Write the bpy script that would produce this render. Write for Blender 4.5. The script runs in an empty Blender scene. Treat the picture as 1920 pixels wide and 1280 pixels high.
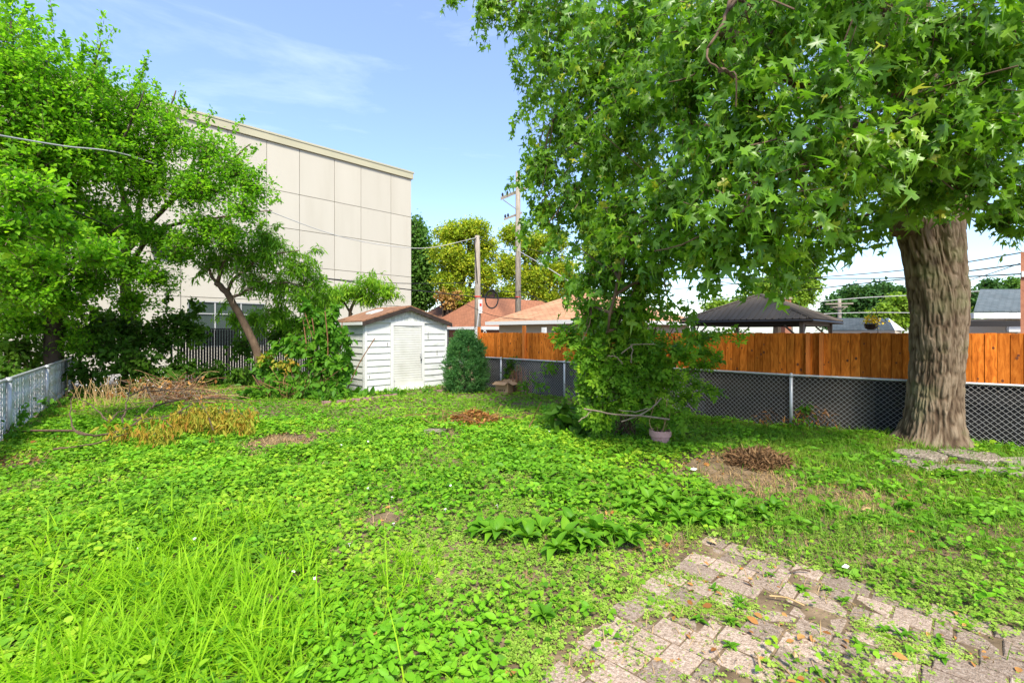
import bpy, math, random
import numpy as np
from mathutils import Matrix, Vector
random.seed(7)
RNG = np.random.default_rng(11)
SC = bpy.context.scene
COL = SC.collection
PI = math.pi

# ------------------------------------------------------------------ camera
H = 1.8            # eye height
F = 880.0          # focal length in photograph pixels (1920 wide)
HZ = 623.0         # horizon row in the photograph
cam = bpy.data.cameras.new('camera')
cam.sensor_width = 36.0
cam.lens = F / 1920 * 36
cam.shift_y = -(640 - HZ) / 1920
cam.clip_start = 0.05
cam.clip_end = 2000
camo = bpy.data.objects.new('camera', cam)
COL.objects.link(camo)
camo.location = (0, 0, H)
camo.rotation_euler = (PI / 2, 0, 0)
SC.camera = camo

# ------------------------------------------------------------------ light
SUN_TO = Vector((0.12, -0.62, 0.80)).normalized()
sun_el = math.asin(SUN_TO.z)
sun_az = math.atan2(SUN_TO.x, SUN_TO.y)
sl = bpy.data.lights.new('sun', 'SUN')
sl.energy = 2.8
sl.angle = math.radians(10)
sl.color = (1.0, 0.93, 0.79)
so = bpy.data.objects.new('sun', sl)
COL.objects.link(so)
so.rotation_euler = SUN_TO.to_track_quat('Z', 'Y').to_euler()

w = bpy.data.worlds.new('World')
SC.world = w
w.use_nodes = True
nt = w.node_tree
for n in list(nt.nodes):
    nt.nodes.remove(n)
out = nt.nodes.new('ShaderNodeOutputWorld')
bg = nt.nodes.new('ShaderNodeBackground')
sky = nt.nodes.new('ShaderNodeTexSky')
sky.sky_type = 'NISHITA'
sky.sun_disc = False
sky.sun_elevation = sun_el
sky.sun_rotation = sun_az
sky.air_density = 1.0
sky.dust_density = 1.0
sky.ozone_density = 1.6
tc = nt.nodes.new('ShaderNodeTexCoord')
mp = nt.nodes.new('ShaderNodeMapping')
mp.inputs['Scale'].default_value = (1.1, 1.5, 6.5)
mp.inputs['Rotation'].default_value = (0.10, 0.22, 0.3)
ns = nt.nodes.new('ShaderNodeTexNoise')
ns.inputs['Scale'].default_value = 1.7
ns.inputs['Detail'].default_value = 7
ns.inputs['Roughness'].default_value = 0.62
ns.inputs['Distortion'].default_value = 0.35
cr = nt.nodes.new('ShaderNodeValToRGB')
cr.color_ramp.elements[0].position = 0.52
cr.color_ramp.elements[0].color = (0.14, 0.14, 0.14, 1)
cr.color_ramp.elements[1].position = 0.78
cr.color_ramp.elements[1].color = (0.40, 0.40, 0.40, 1)
mx = nt.nodes.new('ShaderNodeMix')
mx.data_type = 'RGBA'
mx.inputs[7].default_value = (4.6, 5.2, 6.3, 1)
L = nt.links.new
L(tc.outputs['Generated'], mp.inputs['Vector'])
L(mp.outputs['Vector'], ns.inputs['Vector'])
L(ns.outputs['Fac'], cr.inputs['Fac'])
L(cr.outputs['Color'], mx.inputs[0])
hs = nt.nodes.new('ShaderNodeHueSaturation')
hs.inputs['Saturation'].default_value = 1.18
hs.inputs['Hue'].default_value = 0.506
L(sky.outputs['Color'], hs.inputs['Color'])
L(hs.outputs['Color'], mx.inputs[6])
L(mx.outputs[2], bg.inputs['Color'])
bg.inputs['Strength'].default_value = 0.115
L(bg.outputs['Background'], out.inputs['Surface'])

vs = SC.view_settings
vs.view_transform = 'Standard'
vs.look = 'None'
vs.exposure = 1.48
vs.gamma = 1.0
vs.use_curve_mapping = False
SC.cycles.max_bounces = 6
SC.cycles.diffuse_bounces = 3
SC.cycles.glossy_bounces = 2
SC.cycles.transmission_bounces = 4
SC.cycles.transparent_max_bounces = 4
SC.cycles.use_denoising = True
SC.cycles.caustics_reflective = False
SC.cycles.caustics_refractive = False

# ------------------------------------------------------------------ helpers
U = np.array([-0.7071, 0.7071, 0.0])     # along the lot, away to the left
V = np.array([0.7071, 0.7071, 0.0])      # across the lot, away to the right


def at(px, py, d):
    return np.array([(px - 960) / F * d, d, H + (HZ - py) / F * d])


def hash2(ix, iy, iz):
    h = (ix.astype(np.int64) * 374761393 + iy.astype(np.int64) * 668265263 + iz.astype(np.int64) * 2147483647) & 0x7fffffff
    h = ((h ^ (h >> 13)) * 1274126177) & 0x7fffffff
    return ((h ^ (h >> 16)) & 0xffff) / 65535.0


def vnoise(x, y, z=None):
    x = np.asarray(x, float); y = np.asarray(y, float)
    z = np.zeros_like(x) if z is None else np.asarray(z, float)
    ix, iy, iz = np.floor(x), np.floor(y), np.floor(z)
    fx, fy, fz = x - ix, y - iy, z - iz
    fx = fx * fx * (3 - 2 * fx); fy = fy * fy * (3 - 2 * fy); fz = fz * fz * (3 - 2 * fz)
    r = 0
    for a in (0, 1):
        for b in (0, 1):
            for c in (0, 1):
                wt = (fx if a else 1 - fx) * (fy if b else 1 - fy) * (fz if c else 1 - fz)
                r = r + wt * hash2(ix + a, iy + b, iz + c)
    return r


def gauss(x, y, cx, cy, r):
    return np.exp(-((x - cx) ** 2 + (y - cy) ** 2) / (r * r))


def gz(x, y):
    x = np.asarray(x, float); y = np.asarray(y, float)
    z = 0.05 * (vnoise(x * 0.7 + 5, y * 0.7) - 0.5) + 0.025 * (vnoise(x * 2.3, y * 2.3 + 9) - 0.5)
    z = z + 0.11 * gauss(x, y, 6.45, 7.1, 1.2)
    z = z + 0.10 * gauss(x, y, 2.95, 6.5, 0.6)
    z = z + 0.05 * gauss(x, y, -3.8, 7.9, 0.6)
    patio = np.clip((2.6 - (y - x * 0.0)) * 0.6, 0, 1)
    return z * (1 - 0.7 * patio)


def G(px, py):
    d = F * H / (py - HZ)
    for _ in range(6):
        x = (px - 960) / F * d
        zz = float(gz(np.array([x]), np.array([d]))[0])
        d = F * (H - zz) / (py - HZ)
    return np.array([(px - 960) / F * d, d, zz])


class MB:
    """collects geometry for one mesh"""
    def __init__(self):
        self.v = []; self.f = []; self.n = 0; self.var = []

    def add(self, verts, faces, var=None):
        verts = np.asarray(verts, float)
        self.v.append(verts)
        k = self.n
        for f in faces:
            self.f.append(tuple(i + k for i in f))
        self.n += len(verts)
        self.var.append(np.full(len(verts), 0.5 if var is None else var))
        return self

    def box(self, o, a, b, c):
        """box from a corner o and three edge vectors"""
        o, a, b, c = [np.asarray(t, float) for t in (o, a, b, c)]
        if np.dot(np.cross(a, b), c) < 0:
            a, b = b, a
        v = [o, o + a, o + a + b, o + b, o + c, o + a + c, o + a + b + c, o + b + c]
        return self.add(v, [(0, 3, 2, 1), (4, 5, 6, 7), (0, 1, 5, 4), (1, 2, 6, 5), (2, 3, 7, 6), (3, 0, 4, 7)])

    def abox(self, x0, x1, y0, y1, z0, z1):
        return self.box((x0, y0, z0), (x1 - x0, 0, 0), (0, y1 - y0, 0), (0, 0, z1 - z0))

    def prism(self, poly, vec):
        """polygon (list of 3d points) extruded along vec"""
        p = np.asarray(poly, float); q = p + np.asarray(vec, float)
        n = len(p)
        nrm = np.zeros(3)
        for i in range(n):
            nrm += np.cross(p[i], p[(i + 1) % n])
        fs = [tuple(range(n)), tuple(range(2 * n - 1, n - 1, -1))]
        fs += [(i, i + n, (i + 1) % n + n, (i + 1) % n) for i in range(n)]
        if np.dot(nrm, vec) > 0:
            fs = [t[::-1] for t in fs]
        return self.add(np.vstack([p, q]), fs)

    def tube(self, pts, r, sides=6, cap=True, var=None):
        pts = np.asarray(pts, float)
        m = len(pts)
        r = np.broadcast_to(np.asarray(r, float), (m,))
        tan = np.gradient(pts, axis=0)
        tan /= np.linalg.norm(tan, axis=1)[:, None] + 1e-9
        ref = np.array([0, 0, 1.0]) if abs(tan[0][2]) < 0.9 else np.array([1.0, 0, 0])
        vs_ = []
        for i in range(m):
            s = np.cross(tan[i], ref); s /= np.linalg.norm(s) + 1e-9
            t = np.cross(s, tan[i]); ref = t
            for k in range(sides):
                an = 2 * PI * k / sides
                vs_.append(pts[i] + r[i] * (math.cos(an) * s + math.sin(an) * t))
        fs = []
        for i in range(m - 1):
            for k in range(sides):
                k2 = (k + 1) % sides
                fs.append((i * sides + k, i * sides + k2, (i + 1) * sides + k2, (i + 1) * sides + k))
        if cap:
            fs.append(tuple(range(sides))[::-1]); fs.append(tuple(range((m - 1) * sides, m * sides)))
        return self.add(vs_, fs, var)

    def mesh(self, name, off=(0, 0, 0)):
        me = bpy.data.meshes.new(name)
        v = np.vstack(self.v) - np.asarray(off, float)
        me.from_pydata(v.tolist(), [], self.f)
        at_ = me.attributes.new('var', 'FLOAT', 'POINT')
        at_.data.foreach_set('value', np.concatenate(self.var).astype(np.float32))
        me.update()
        return me


def big_mesh(name, v, tris, var):
    """triangle soup from arrays"""
    me = bpy.data.meshes.new(name)
    nv, nf = len(v), len(tris)
    me.vertices.add(nv); me.loops.add(nf * 3); me.polygons.add(nf)
    me.vertices.foreach_set('co', np.ascontiguousarray(v, np.float32).ravel())
    me.loops.foreach_set('vertex_index', np.ascontiguousarray(tris, np.int32).ravel())
    me.polygons.foreach_set('loop_start', np.arange(0, nf * 3, 3, dtype=np.int32))
    me.polygons.foreach_set('loop_total', np.full(nf, 3, np.int32))
    a = me.attributes.new('var', 'FLOAT', 'POINT')
    a.data.foreach_set('value', np.ascontiguousarray(var, np.float32))
    me.update(calc_edges=True)
    return me


def tag(o, label=None, cat=None, group=None, kind=None):
    if label: o['label'] = label
    if cat: o['category'] = cat
    if group: o['group'] = group
    if kind: o['kind'] = kind
    return o


def link(name, me, mat, parent=None, smooth=False):
    o = bpy.data.objects.new(name, me)
    COL.objects.link(o)
    if mat is not None and len(me.materials) == 0:
        me.materials.append(mat)
    if smooth:
        me.polygons.foreach_set('use_smooth', np.ones(len(me.polygons), bool))
    if parent is not None:
        o.parent = parent
    return o


class Thing:
    def __init__(self, name, loc, label, cat, group=None):
        self.loc = np.asarray(loc, float)
        self.o = bpy.data.objects.new(name, None)
        self.o.empty_display_size = 0.1
        COL.objects.link(self.o)
        self.o.location = self.loc
        tag(self.o, label, cat, group)

    def part(self, name, mb, mat, parent=None, smooth=False, kind=None, label=None):
        me = mb.mesh(name, self.loc) if isinstance(mb, MB) else mb
        o = link(name, me, mat, parent or self.o, smooth)
        return tag(o, label=label, kind=kind)

    def big(self, name, vt, mat, parent=None, kind=None, smooth=False):
        v, t, a = vt
        return tag(link(name, big_mesh(name, v - self.loc, t, a), mat, parent or self.o, smooth), kind=kind)

    def inst(self, name, me, mat, M, parent=None):
        o = link(name, me, mat, parent or self.o)
        o.matrix_local = Matrix.Translation(Vector(-self.loc)) @ M
        return o


def struct(name, mb, mat, smooth=False):
    me = mb.mesh(name) if isinstance(mb, MB) else mb
    return tag(link(name, me, mat, None, smooth), kind='structure')


# ------------------------------------------------------------------ materials
MATS = {}


def nodes(name):
    m = bpy.data.materials.new(name)
    m.use_nodes = True
    t = m.node_tree
    b = t.nodes['Principled BSDF']
    return m, t, b, t.nodes.new, t.links.new


def c4(c):
    return (c[0], c[1], c[2], 1)


def surf(name, cols, scale=3.0, stretch=(1, 1, 1), rough=0.8, spec=0.3, metal=0.0, bump=0.0, bscale=None,
         detail=6, rnd=0.0, lo=0.3, hi=0.7, coord='Object', distort=0.0):
    """noise-mixed colour, optional bump, optional per-object brightness change"""
    m, t, b, N, Lk = nodes(name)
    tc_ = N('ShaderNodeTexCoord'); mp_ = N('ShaderNodeMapping')
    mp_.inputs['Scale'].default_value = stretch
    Lk(tc_.outputs[coord], mp_.inputs['Vector'])
    oi = N('ShaderNodeObjectInfo')
    ad = N('ShaderNodeVectorMath'); ad.operation = 'MULTIPLY_ADD'
    cmb = N('ShaderNodeCombineXYZ')
    for i in range(3):
        Lk(oi.outputs['Random'], cmb.inputs[i])
    Lk(cmb.outputs[0], ad.inputs[0]); ad.inputs[1].default_value = (37, 53, 71)
    Lk(mp_.outputs['Vector'], ad.inputs[2])
    nz = N('ShaderNodeTexNoise'); nz.inputs['Scale'].default_value = scale
    nz.inputs['Detail'].default_value = detail; nz.inputs['Distortion'].default_value = distort
    Lk(ad.outputs[0] if rnd > 0 else mp_.outputs['Vector'], nz.inputs['Vector'])
    r = N('ShaderNodeValToRGB')
    e = r.color_ramp.elements
    n = len(cols)
    e[0].position = lo; e[0].color = c4(cols[0]); e[1].position = hi; e[1].color = c4(cols[-1])
    for i in range(1, n - 1):
        x = e.new(lo + (hi - lo) * i / (n - 1)); x.color = c4(cols[i])
    Lk(nz.outputs['Fac'], r.inputs['Fac'])
    last = r.outputs['Color']
    if rnd > 0:
        hsv = N('ShaderNodeHueSaturation')
        mr = N('ShaderNodeMapRange'); mr.inputs['To Min'].default_value = 1 - rnd; mr.inputs['To Max'].default_value = 1 + rnd
        Lk(oi.outputs['Random'], mr.inputs['Value']); Lk(mr.outputs['Result'], hsv.inputs['Value'])
        Lk(last, hsv.inputs['Color']); last = hsv.outputs['Color']
    Lk(last, b.inputs['Base Color'])
    b.inputs['Roughness'].default_value = rough
    b.inputs['Specular IOR Level'].default_value = spec
    b.inputs['Metallic'].default_value = metal
    if bump > 0:
        n2 = N('ShaderNodeTexNoise'); n2.inputs['Scale'].default_value = bscale or scale * 3
        n2.inputs['Detail'].default_value = 5
        Lk(mp_.outputs['Vector'], n2.inputs['Vector'])
        bp = N('ShaderNodeBump'); bp.inputs['Strength'].default_value = bump; bp.inputs['Distance'].default_value = 0.02
        Lk(n2.outputs['Fac'], bp.inputs['Height']); Lk(bp.outputs['Normal'], b.inputs['Normal'])
    MATS[name] = m
    return m


def leafmat(name, cols, trans=0.4, rough=0.45, tcol=1.6, spec=0.14):
    m, t, b, N, Lk = nodes(name)
    a = N('ShaderNodeAttribute'); a.attribute_name = 'var'
    r = N('ShaderNodeValToRGB'); e = r.color_ramp.elements
    gain = 1.25 if name in ('maple_leaf', 'tree_leaf', 'rose_leaf', 'peach_leaf') else 1.0
    cols = [(c[0] * 0.95 * gain, c[1] * 1.05 * gain, c[2] * 0.8) if c[1] > c[0] * 1.15 else c for c in cols]      # living leaves, kept fresh green
    n = len(cols)
    e[0].position = 0; e[0].color = c4(cols[0]); e[1].position = 1; e[1].color = c4(cols[-1])
    for i in range(1, n - 1):
        x = e.new(i / (n - 1)); x.color = c4(cols[i])
    Lk(a.outputs['Fac'], r.inputs['Fac'])
    Lk(r.outputs['Color'], b.inputs['Base Color'])
    b.inputs['Roughness'].default_value = rough
    b.inputs['Specular IOR Level'].default_value = spec
    tr = N('ShaderNodeBsdfTranslucent')
    mu = N('ShaderNodeMix'); mu.data_type = 'RGBA'; mu.blend_type = 'MULTIPLY'; mu.inputs[0].default_value = 1
    Lk(r.outputs['Color'], mu.inputs[6]); mu.inputs[7].default_value = (tcol * 0.98, tcol * 1.06, tcol * 0.55, 1)
    Lk(mu.outputs[2], tr.inputs['Color'])
    mx_ = N('ShaderNodeMixShader'); mx_.inputs[0].default_value = trans
    Lk(b.outputs[0], mx_.inputs[1]); Lk(tr.outputs[0], mx_.inputs[2])
    Lk(mx_.outputs[0], t.nodes['Material Output'].inputs['Surface'])
    MATS[name] = m
    return m


def shingle(name, cols, sx=3.0, sy=7.0):
    """roof shingles: brick pattern in object space on sloped faces through a custom uv-less mapping (uses 'uvw' attribute)"""
    m, t, b, N, Lk = nodes(name)
    a = N('ShaderNodeAttribute'); a.attribute_name = 'uvw'
    br = N('ShaderNodeTexBrick')
    br.inputs['Color1'].default_value = c4(cols[0]); br.inputs['Color2'].default_value = c4(cols[1])
    br.inputs['Mortar'].default_value = c4([k * 0.55 for k in cols[0]])
    br.inputs['Scale'].default_value = 1.0
    br.inputs['Mortar Size'].default_value = 0.012
    br.inputs['Brick Width'].default_value = 0.30
    br.inputs['Row Height'].default_value = 0.14
    br.inputs['Bias'].default_value = 0.0
    Lk(a.outputs['Vector'], br.inputs['Vector'])
    nz = N('ShaderNodeTexNoise'); nz.inputs['Scale'].default_value = 1.2; nz.inputs['Detail'].default_value = 8
    Lk(a.outputs['Vector'], nz.inputs['Vector'])
    mu = N('ShaderNodeMix'); mu.data_type = 'RGBA'; mu.blend_type = 'MULTIPLY'; mu.inputs[0].default_value = 0.5
    Lk(br.outputs['Color'], mu.inputs[6])
    rr = N('ShaderNodeValToRGB'); rr.color_ramp.elements[0].position = 0.3; rr.color_ramp.elements[1].position = 0.7
    rr.color_ramp.elements[0].color = (0.5, 0.5, 0.5, 1)
    Lk(nz.outputs['Fac'], rr.inputs['Fac']); Lk(rr.outputs['Color'], mu.inputs[7])
    Lk(mu.outputs[2], b.inputs['Base Color'])
    b.inputs['Roughness'].default_value = 0.9
    bp = N('ShaderNodeBump'); bp.inputs['Strength'].default_value = 0.5; bp.inputs['Distance'].default_value = 0.02
    Lk(br.outputs['Fac'], bp.inputs['Height']); bp.invert = True
    Lk(bp.outputs['Normal'], b.inputs['Normal'])
    MATS[name] = m
    return m


def set_uvw(o):
    """per-corner roof coordinates: across the slope, up the slope (metres)"""
    me = o.data
    a = me.attributes.new('uvw', 'FLOAT_VECTOR', 'CORNER')
    for p in me.polygons:
        n = Vector(p.normal)
        h = Vector((0, 0, 1)).cross(n)
        h = h.normalized() if h.length > 1e-4 else Vector((1, 0, 0))
        s = n.cross(h)
        for li in p.loop_indices:
            co = me.vertices[me.loops[li].vertex_index].co
            a.data[li].vector = (co.dot(h), co.dot(s), 0)


def flat(name, col, rough=0.6, spec=0.3, metal=0.0):
    m, t, b, N, Lk = nodes(name)
    b.inputs['Base Color'].default_value = c4(col)
    b.inputs['Roughness'].default_value = rough
    b.inputs['Specular IOR Level'].default_value = spec
    b.inputs['Metallic'].default_value = metal
    MATS[name] = m
    return m


surf('soil', [(0.085, 0.060, 0.036), (0.15, 0.108, 0.066), (0.26, 0.185, 0.115)], 4.5, bump=0.6, bscale=30, rough=0.95, spec=0.1)
surf('far_ground', [(0.05, 0.08, 0.025), (0.09, 0.10, 0.04)], 0.3, rough=0.95)
surf('concrete', [(0.22, 0.21, 0.20), (0.28, 0.275, 0.26)], 2.0, rough=0.9, bump=0.1, bscale=60)
surf('paver', [(0.20, 0.145, 0.105), (0.33, 0.25, 0.19), (0.45, 0.365, 0.295)], 55, rough=0.92, spec=0.15, bump=0.7, bscale=120, rnd=0.30)
surf('aggregate', [(0.12, 0.09, 0.07), (0.25, 0.2, 0.15), (0.42, 0.37, 0.30)], 45, rough=0.85, bump=0.9, bscale=90, lo=0.36, hi=0.64)
surf('slab', [(0.20, 0.18, 0.13), (0.30, 0.27, 0.20)], 8, rough=0.9, bump=0.3, bscale=60)
surf('stucco', [(0.43, 0.40, 0.335), (0.455, 0.425, 0.36), (0.465, 0.435, 0.37)], 0.8, stretch=(1.6, 1.6, 0.22), rough=0.9, spec=0.15, bump=0.12, bscale=90, rnd=0.025)
flat('joint', (0.30, 0.28, 0.24), 0.9)
surf('coping', [(0.36, 0.34, 0.23), (0.42, 0.39, 0.27)], 0.6, rough=0.5, spec=0.4)
surf('cedar', [(0.26, 0.060, 0.008), (0.52, 0.145, 0.019), (0.72, 0.235, 0.036)], 4.0, stretch=(5, 5, 0.9), rough=0.8, spec=0.05, bump=0.2, bscale=40, rnd=0.30, lo=0.25, hi=0.75, distort=1.2)
surf('cedar_post', [(0.50, 0.13, 0.02), (0.66, 0.20, 0.035)], 5.0, stretch=(6, 6, 0.6), rough=0.6, bump=0.1, bscale=40, rnd=0.1)
flat('knot', (0.13, 0.035, 0.010), 0.7)
surf('base_grey', [(0.040, 0.037, 0.036), (0.070, 0.064, 0.062), (0.10, 0.09, 0.086)], 1.2, rough=0.95, bump=0.2, bscale=20, rnd=0.12)
surf('base_brown', [(0.032, 0.027, 0.022), (0.058, 0.047, 0.037)], 1.5, rough=0.95, bump=0.2, bscale=20, rnd=0.1)
surf('base_black', [(0.008, 0.008, 0.009), (0.016, 0.016, 0.017)], 2.0, rough=0.9)
surf('galv', [(0.42, 0.43, 0.44), (0.56, 0.57, 0.58)], 8, rough=0.42, spec=0.5, metal=0.35)
flat('galv_dull', (0.34, 0.345, 0.34), 0.6, 0.3)
surf('white_slat', [(0.60, 0.60, 0.57), (0.76, 0.76, 0.73)], 5, rough=0.6, bump=0.05)
flat('black_slat', (0.010, 0.011, 0.011), 0.5)
flat('black_metal', (0.012, 0.012, 0.013), 0.45, 0.4)
surf('white_siding', [(0.38, 0.40, 0.36), (0.52, 0.54, 0.52), (0.60, 0.61, 0.60)], 2.2, stretch=(1, 1, 3), rough=0.55, spec=0.3, bump=0.05, rnd=0.03, lo=0.25, hi=0.6)
surf('door_white', [(0.46, 0.46, 0.42), (0.56, 0.56, 0.53)], 3, rough=0.5, spec=0.35)
flat('white_trim', (0.60, 0.61, 0.60), 0.5, 0.35)
surf('fascia_dark', [(0.022, 0.015, 0.012), (0.045, 0.032, 0.026)], 6, rough=0.7)
shingle('shingle_rust', [(0.24, 0.115, 0.060), (0.33, 0.165, 0.085)])
shingle('shingle_tan', [(0.42, 0.205, 0.105), (0.54, 0.30, 0.165)])
shingle('shingle_brown', [(0.30, 0.115, 0.055), (0.36, 0.145, 0.070)])
shingle('shingle_dark', [(0.17, 0.075, 0.045), (0.21, 0.095, 0.055)])
shingle('shingle_grey', [(0.075, 0.10, 0.11), (0.12, 0.145, 0.155)])
surf('beige_siding', [(0.42, 0.36, 0.28), (0.48, 0.42, 0.33)], 1.5, stretch=(0.3, 0.3, 12), rough=0.8)
surf('gazebo_roof', [(0.085, 0.070, 0.056), (0.115, 0.097, 0.080)], 0.9, rough=0.7, spec=0.1)
flat('gazebo_frame', (0.020, 0.017, 0.016), 0.5, 0.4)
flat('gazebo_fascia', (0.16, 0.13, 0.11), 0.5, 0.4)
surf('brick_red', [(0.25, 0.10, 0.06), (0.34, 0.15, 0.09)], 9, rough=0.9, bump=0.2)
flat('glass_green', (0.045, 0.062, 0.056), 0.2, 0.4)
flat('glass_dark', (0.015, 0.02, 0.022), 0.1, 0.6)
surf('pole_wood', [(0.16, 0.13, 0.10), (0.27, 0.235, 0.19), (0.34, 0.30, 0.25)], 5, stretch=(6, 6, 0.5), rough=0.95, bump=0.4, bscale=25)
flat('cable_black', (0.015, 0.015, 0.016), 0.6)
flat('cable_grey', (0.42, 0.42, 0.41), 0.6)
flat('red_tape', (0.55, 0.05, 0.03), 0.6)
surf('cardboard', [(0.36, 0.22, 0.115), (0.44, 0.28, 0.15)], 3, rough=0.85)
flat('cardboard_print', (0.13, 0.07, 0.04), 0.9)
surf('terracotta', [(0.42, 0.22, 0.19), (0.52, 0.30, 0.27), (0.44, 0.25, 0.20)], 7, rough=0.85, bump=0.1)
surf('purple_brick', [(0.17, 0.085, 0.085), (0.27, 0.155, 0.15)], 12, rough=0.9, bump=0.4)
surf('bark_dark', [(0.030, 0.022, 0.016), (0.075, 0.055, 0.040)], 6, stretch=(1, 1, 0.35), rough=0.95, bump=0.6, bscale=20)
surf('bark_brown', [(0.07, 0.045, 0.028), (0.15, 0.10, 0.065)], 9, stretch=(1, 1, 0.4), rough=0.95, bump=0.4, bscale=30)
surf('twig_grey', [(0.16, 0.12, 0.085), (0.27, 0.21, 0.155)], 12, rough=0.9)
surf('twig_rust', [(0.13, 0.055, 0.028), (0.27, 0.135, 0.065)], 12, rough=0.9)
surf('twig_tan', [(0.34, 0.22, 0.09), (0.50, 0.35, 0.17)], 12, rough=0.9)
flat('white_flower', (0.75, 0.74, 0.70), 0.8)
flat('yellow_flower', (0.80, 0.58, 0.02), 0.7)

leafmat('maple_leaf', [(0.044, 0.110, 0.016), (0.078, 0.165, 0.020), (0.125, 0.230, 0.026), (0.190, 0.300, 0.032), (0.36, 0.39, 0.035)], 0.40, 0.38, spec=0.35)
leafmat('tree_leaf', [(0.060, 0.160, 0.016), (0.105, 0.235, 0.020), (0.175, 0.320, 0.026), (0.280, 0.410, 0.034)], 0.52, 0.48)
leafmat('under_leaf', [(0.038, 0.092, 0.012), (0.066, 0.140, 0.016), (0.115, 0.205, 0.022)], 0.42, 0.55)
leafmat('peach_leaf', [(0.060, 0.140, 0.016), (0.105, 0.215, 0.022), (0.165, 0.290, 0.028), (0.26, 0.34, 0.04)], 0.48, 0.5)
leafmat('poke_leaf', [(0.050, 0.145, 0.018), (0.095, 0.225, 0.024), (0.165, 0.310, 0.032)], 0.46, 0.45)
leafmat('rose_leaf', [(0.045, 0.110, 0.018), (0.080, 0.165, 0.024), (0.140, 0.245, 0.030), (0.27, 0.37, 0.04)], 0.45, 0.45)
leafmat('cover_leaf', [(0.062, 0.165, 0.012), (0.120, 0.262, 0.016), (0.190, 0.350, 0.022), (0.320, 0.430, 0.034)], 0.28, 0.55)
leafmat('clover_leaf', [(0.140, 0.240, 0.034), (0.205, 0.315, 0.046), (0.280, 0.385, 0.065), (0.35, 0.44, 0.095)], 0.28, 0.6)
leafmat('smart_leaf', [(0.090, 0.235, 0.014), (0.150, 0.340, 0.018), (0.235, 0.430, 0.028)], 0.28, 0.5)
leafmat('crab_blade', [(0.150, 0.290, 0.014), (0.250, 0.420, 0.018), (0.370, 0.520, 0.028)], 0.46, 0.5)
leafmat('lawn_blade', [(0.085, 0.180, 0.020), (0.140, 0.245, 0.028), (0.215, 0.300, 0.040), (0.40, 0.35, 0.11)], 0.40, 0.5)
leafmat('straw', [(0.22, 0.13, 0.055), (0.36, 0.24, 0.11), (0.48, 0.36, 0.185)], 0.15, 0.9, tcol=1.0, spec=0.1)
leafmat('rootlet', [(0.085, 0.045, 0.022), (0.17, 0.095, 0.045), (0.27, 0.17, 0.085)], 0.1, 0.95, tcol=1.0, spec=0.1)
leafmat('dead_leaf', [(0.19, 0.075, 0.022), (0.33, 0.145, 0.040), (0.48, 0.26, 0.085)], 0.2, 0.85, tcol=1.1, spec=0.1)
leafmat('wilt_leaf', [(0.28, 0.13, 0.025), (0.36, 0.25, 0.030), (0.26, 0.29, 0.030), (0.42, 0.33, 0.05)], 0.3, 0.7, tcol=1.2, spec=0.15)
leafmat('plantain_leaf', [(0.070, 0.190, 0.014), (0.110, 0.250, 0.018), (0.165, 0.315, 0.024)], 0.28, 0.45)
leafmat('conifer', [(0.045, 0.135, 0.052), (0.075, 0.185, 0.065), (0.125, 0.250, 0.085)], 0.3, 0.6)
leafmat('far_green', [(0.060, 0.135, 0.030), (0.100, 0.190, 0.040), (0.150, 0.250, 0.052)], 0.35, 0.6)
leafmat('far_dark', [(0.035, 0.090, 0.032), (0.060, 0.130, 0.044), (0.090, 0.170, 0.050)], 0.3, 0.6)
leafmat('far_light', [(0.13, 0.22, 0.03), (0.20, 0.29, 0.035), (0.27, 0.34, 0.05)], 0.35, 0.6)
leafmat('far_yellow', [(0.15, 0.23, 0.022), (0.26, 0.34, 0.028), (0.42, 0.46, 0.034), (0.58, 0.53, 0.042)], 0.42, 0.6, tcol=1.4)
leafmat('far_rust', [(0.30, 0.15, 0.05), (0.42, 0.24, 0.08), (0.40, 0.32, 0.05)], 0.3, 0.7, tcol=1.1)
M_ = MATS


# ------------------------------------------------------------------ foliage kit
def fan(outline, mid):
    v = np.array([mid] + list(outline), float)
    n = len(outline)
    t = np.array([(0, i + 1, (i + 1) % n + 1) for i in range(n)])
    return v, t


def bend(v, fold, droop):
    v = v.copy()
    v[:, 2] += fold * np.abs(v[:, 0]) - droop * v[:, 1] ** 2
    return v


_mo = [(0, 0, 0), (0.30, -0.10, 0), (0.17, 0.14, 0), (0.60, 0.30, 0), (0.40, 0.40, 0), (0.52, 0.62, 0), (0.13, 0.44, 0), (0.22, 0.74, 0), (0.10, 0.74, 0), (0, 1.10, 0)]
_mo = _mo + [(-x, y, z) for x, y, z in _mo[-2:0:-1]]
T_MAPLE = fan(_mo, (0, 0.30, 0)); T_MAPLE = (bend(T_MAPLE[0], -0.22, 0.28), T_MAPLE[1])
_ml = [(0, 0, 0), (0.30, -0.10, 0), (0.18, 0.16, 0), (0.60, 0.34, 0), (0.46, 0.56, 0), (0.14, 0.48, 0), (0, 1.10, 0)]
_ml = _ml + [(-x, y, z) for x, y, z in _ml[-2:0:-1]]
_mv, _mt = fan(_ml, (0, 0.30, 0))
T_MAPLES = [(bend(_mv * np.array([sx, 1, 1]), fo, dr), _mt) for sx, fo, dr in ((0.88, -0.25, 0.45), (0.72, 0.40, 0.25), (0.55, -0.6, 0.75), (0.8, 0.2, 0.8))]
_el = [(0, 0, 0), (0.20, 0.22, 0), (0.27, 0.5, 0), (0.15, 0.82, 0), (0, 1, 0), (-0.15, 0.82, 0), (-0.27, 0.5, 0), (-0.20, 0.22, 0)]
T_OVAL = fan(_el, (0, 0.5, 0)); T_OVAL = (bend(T_OVAL[0], 0.30, 0.18), T_OVAL[1])
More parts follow.
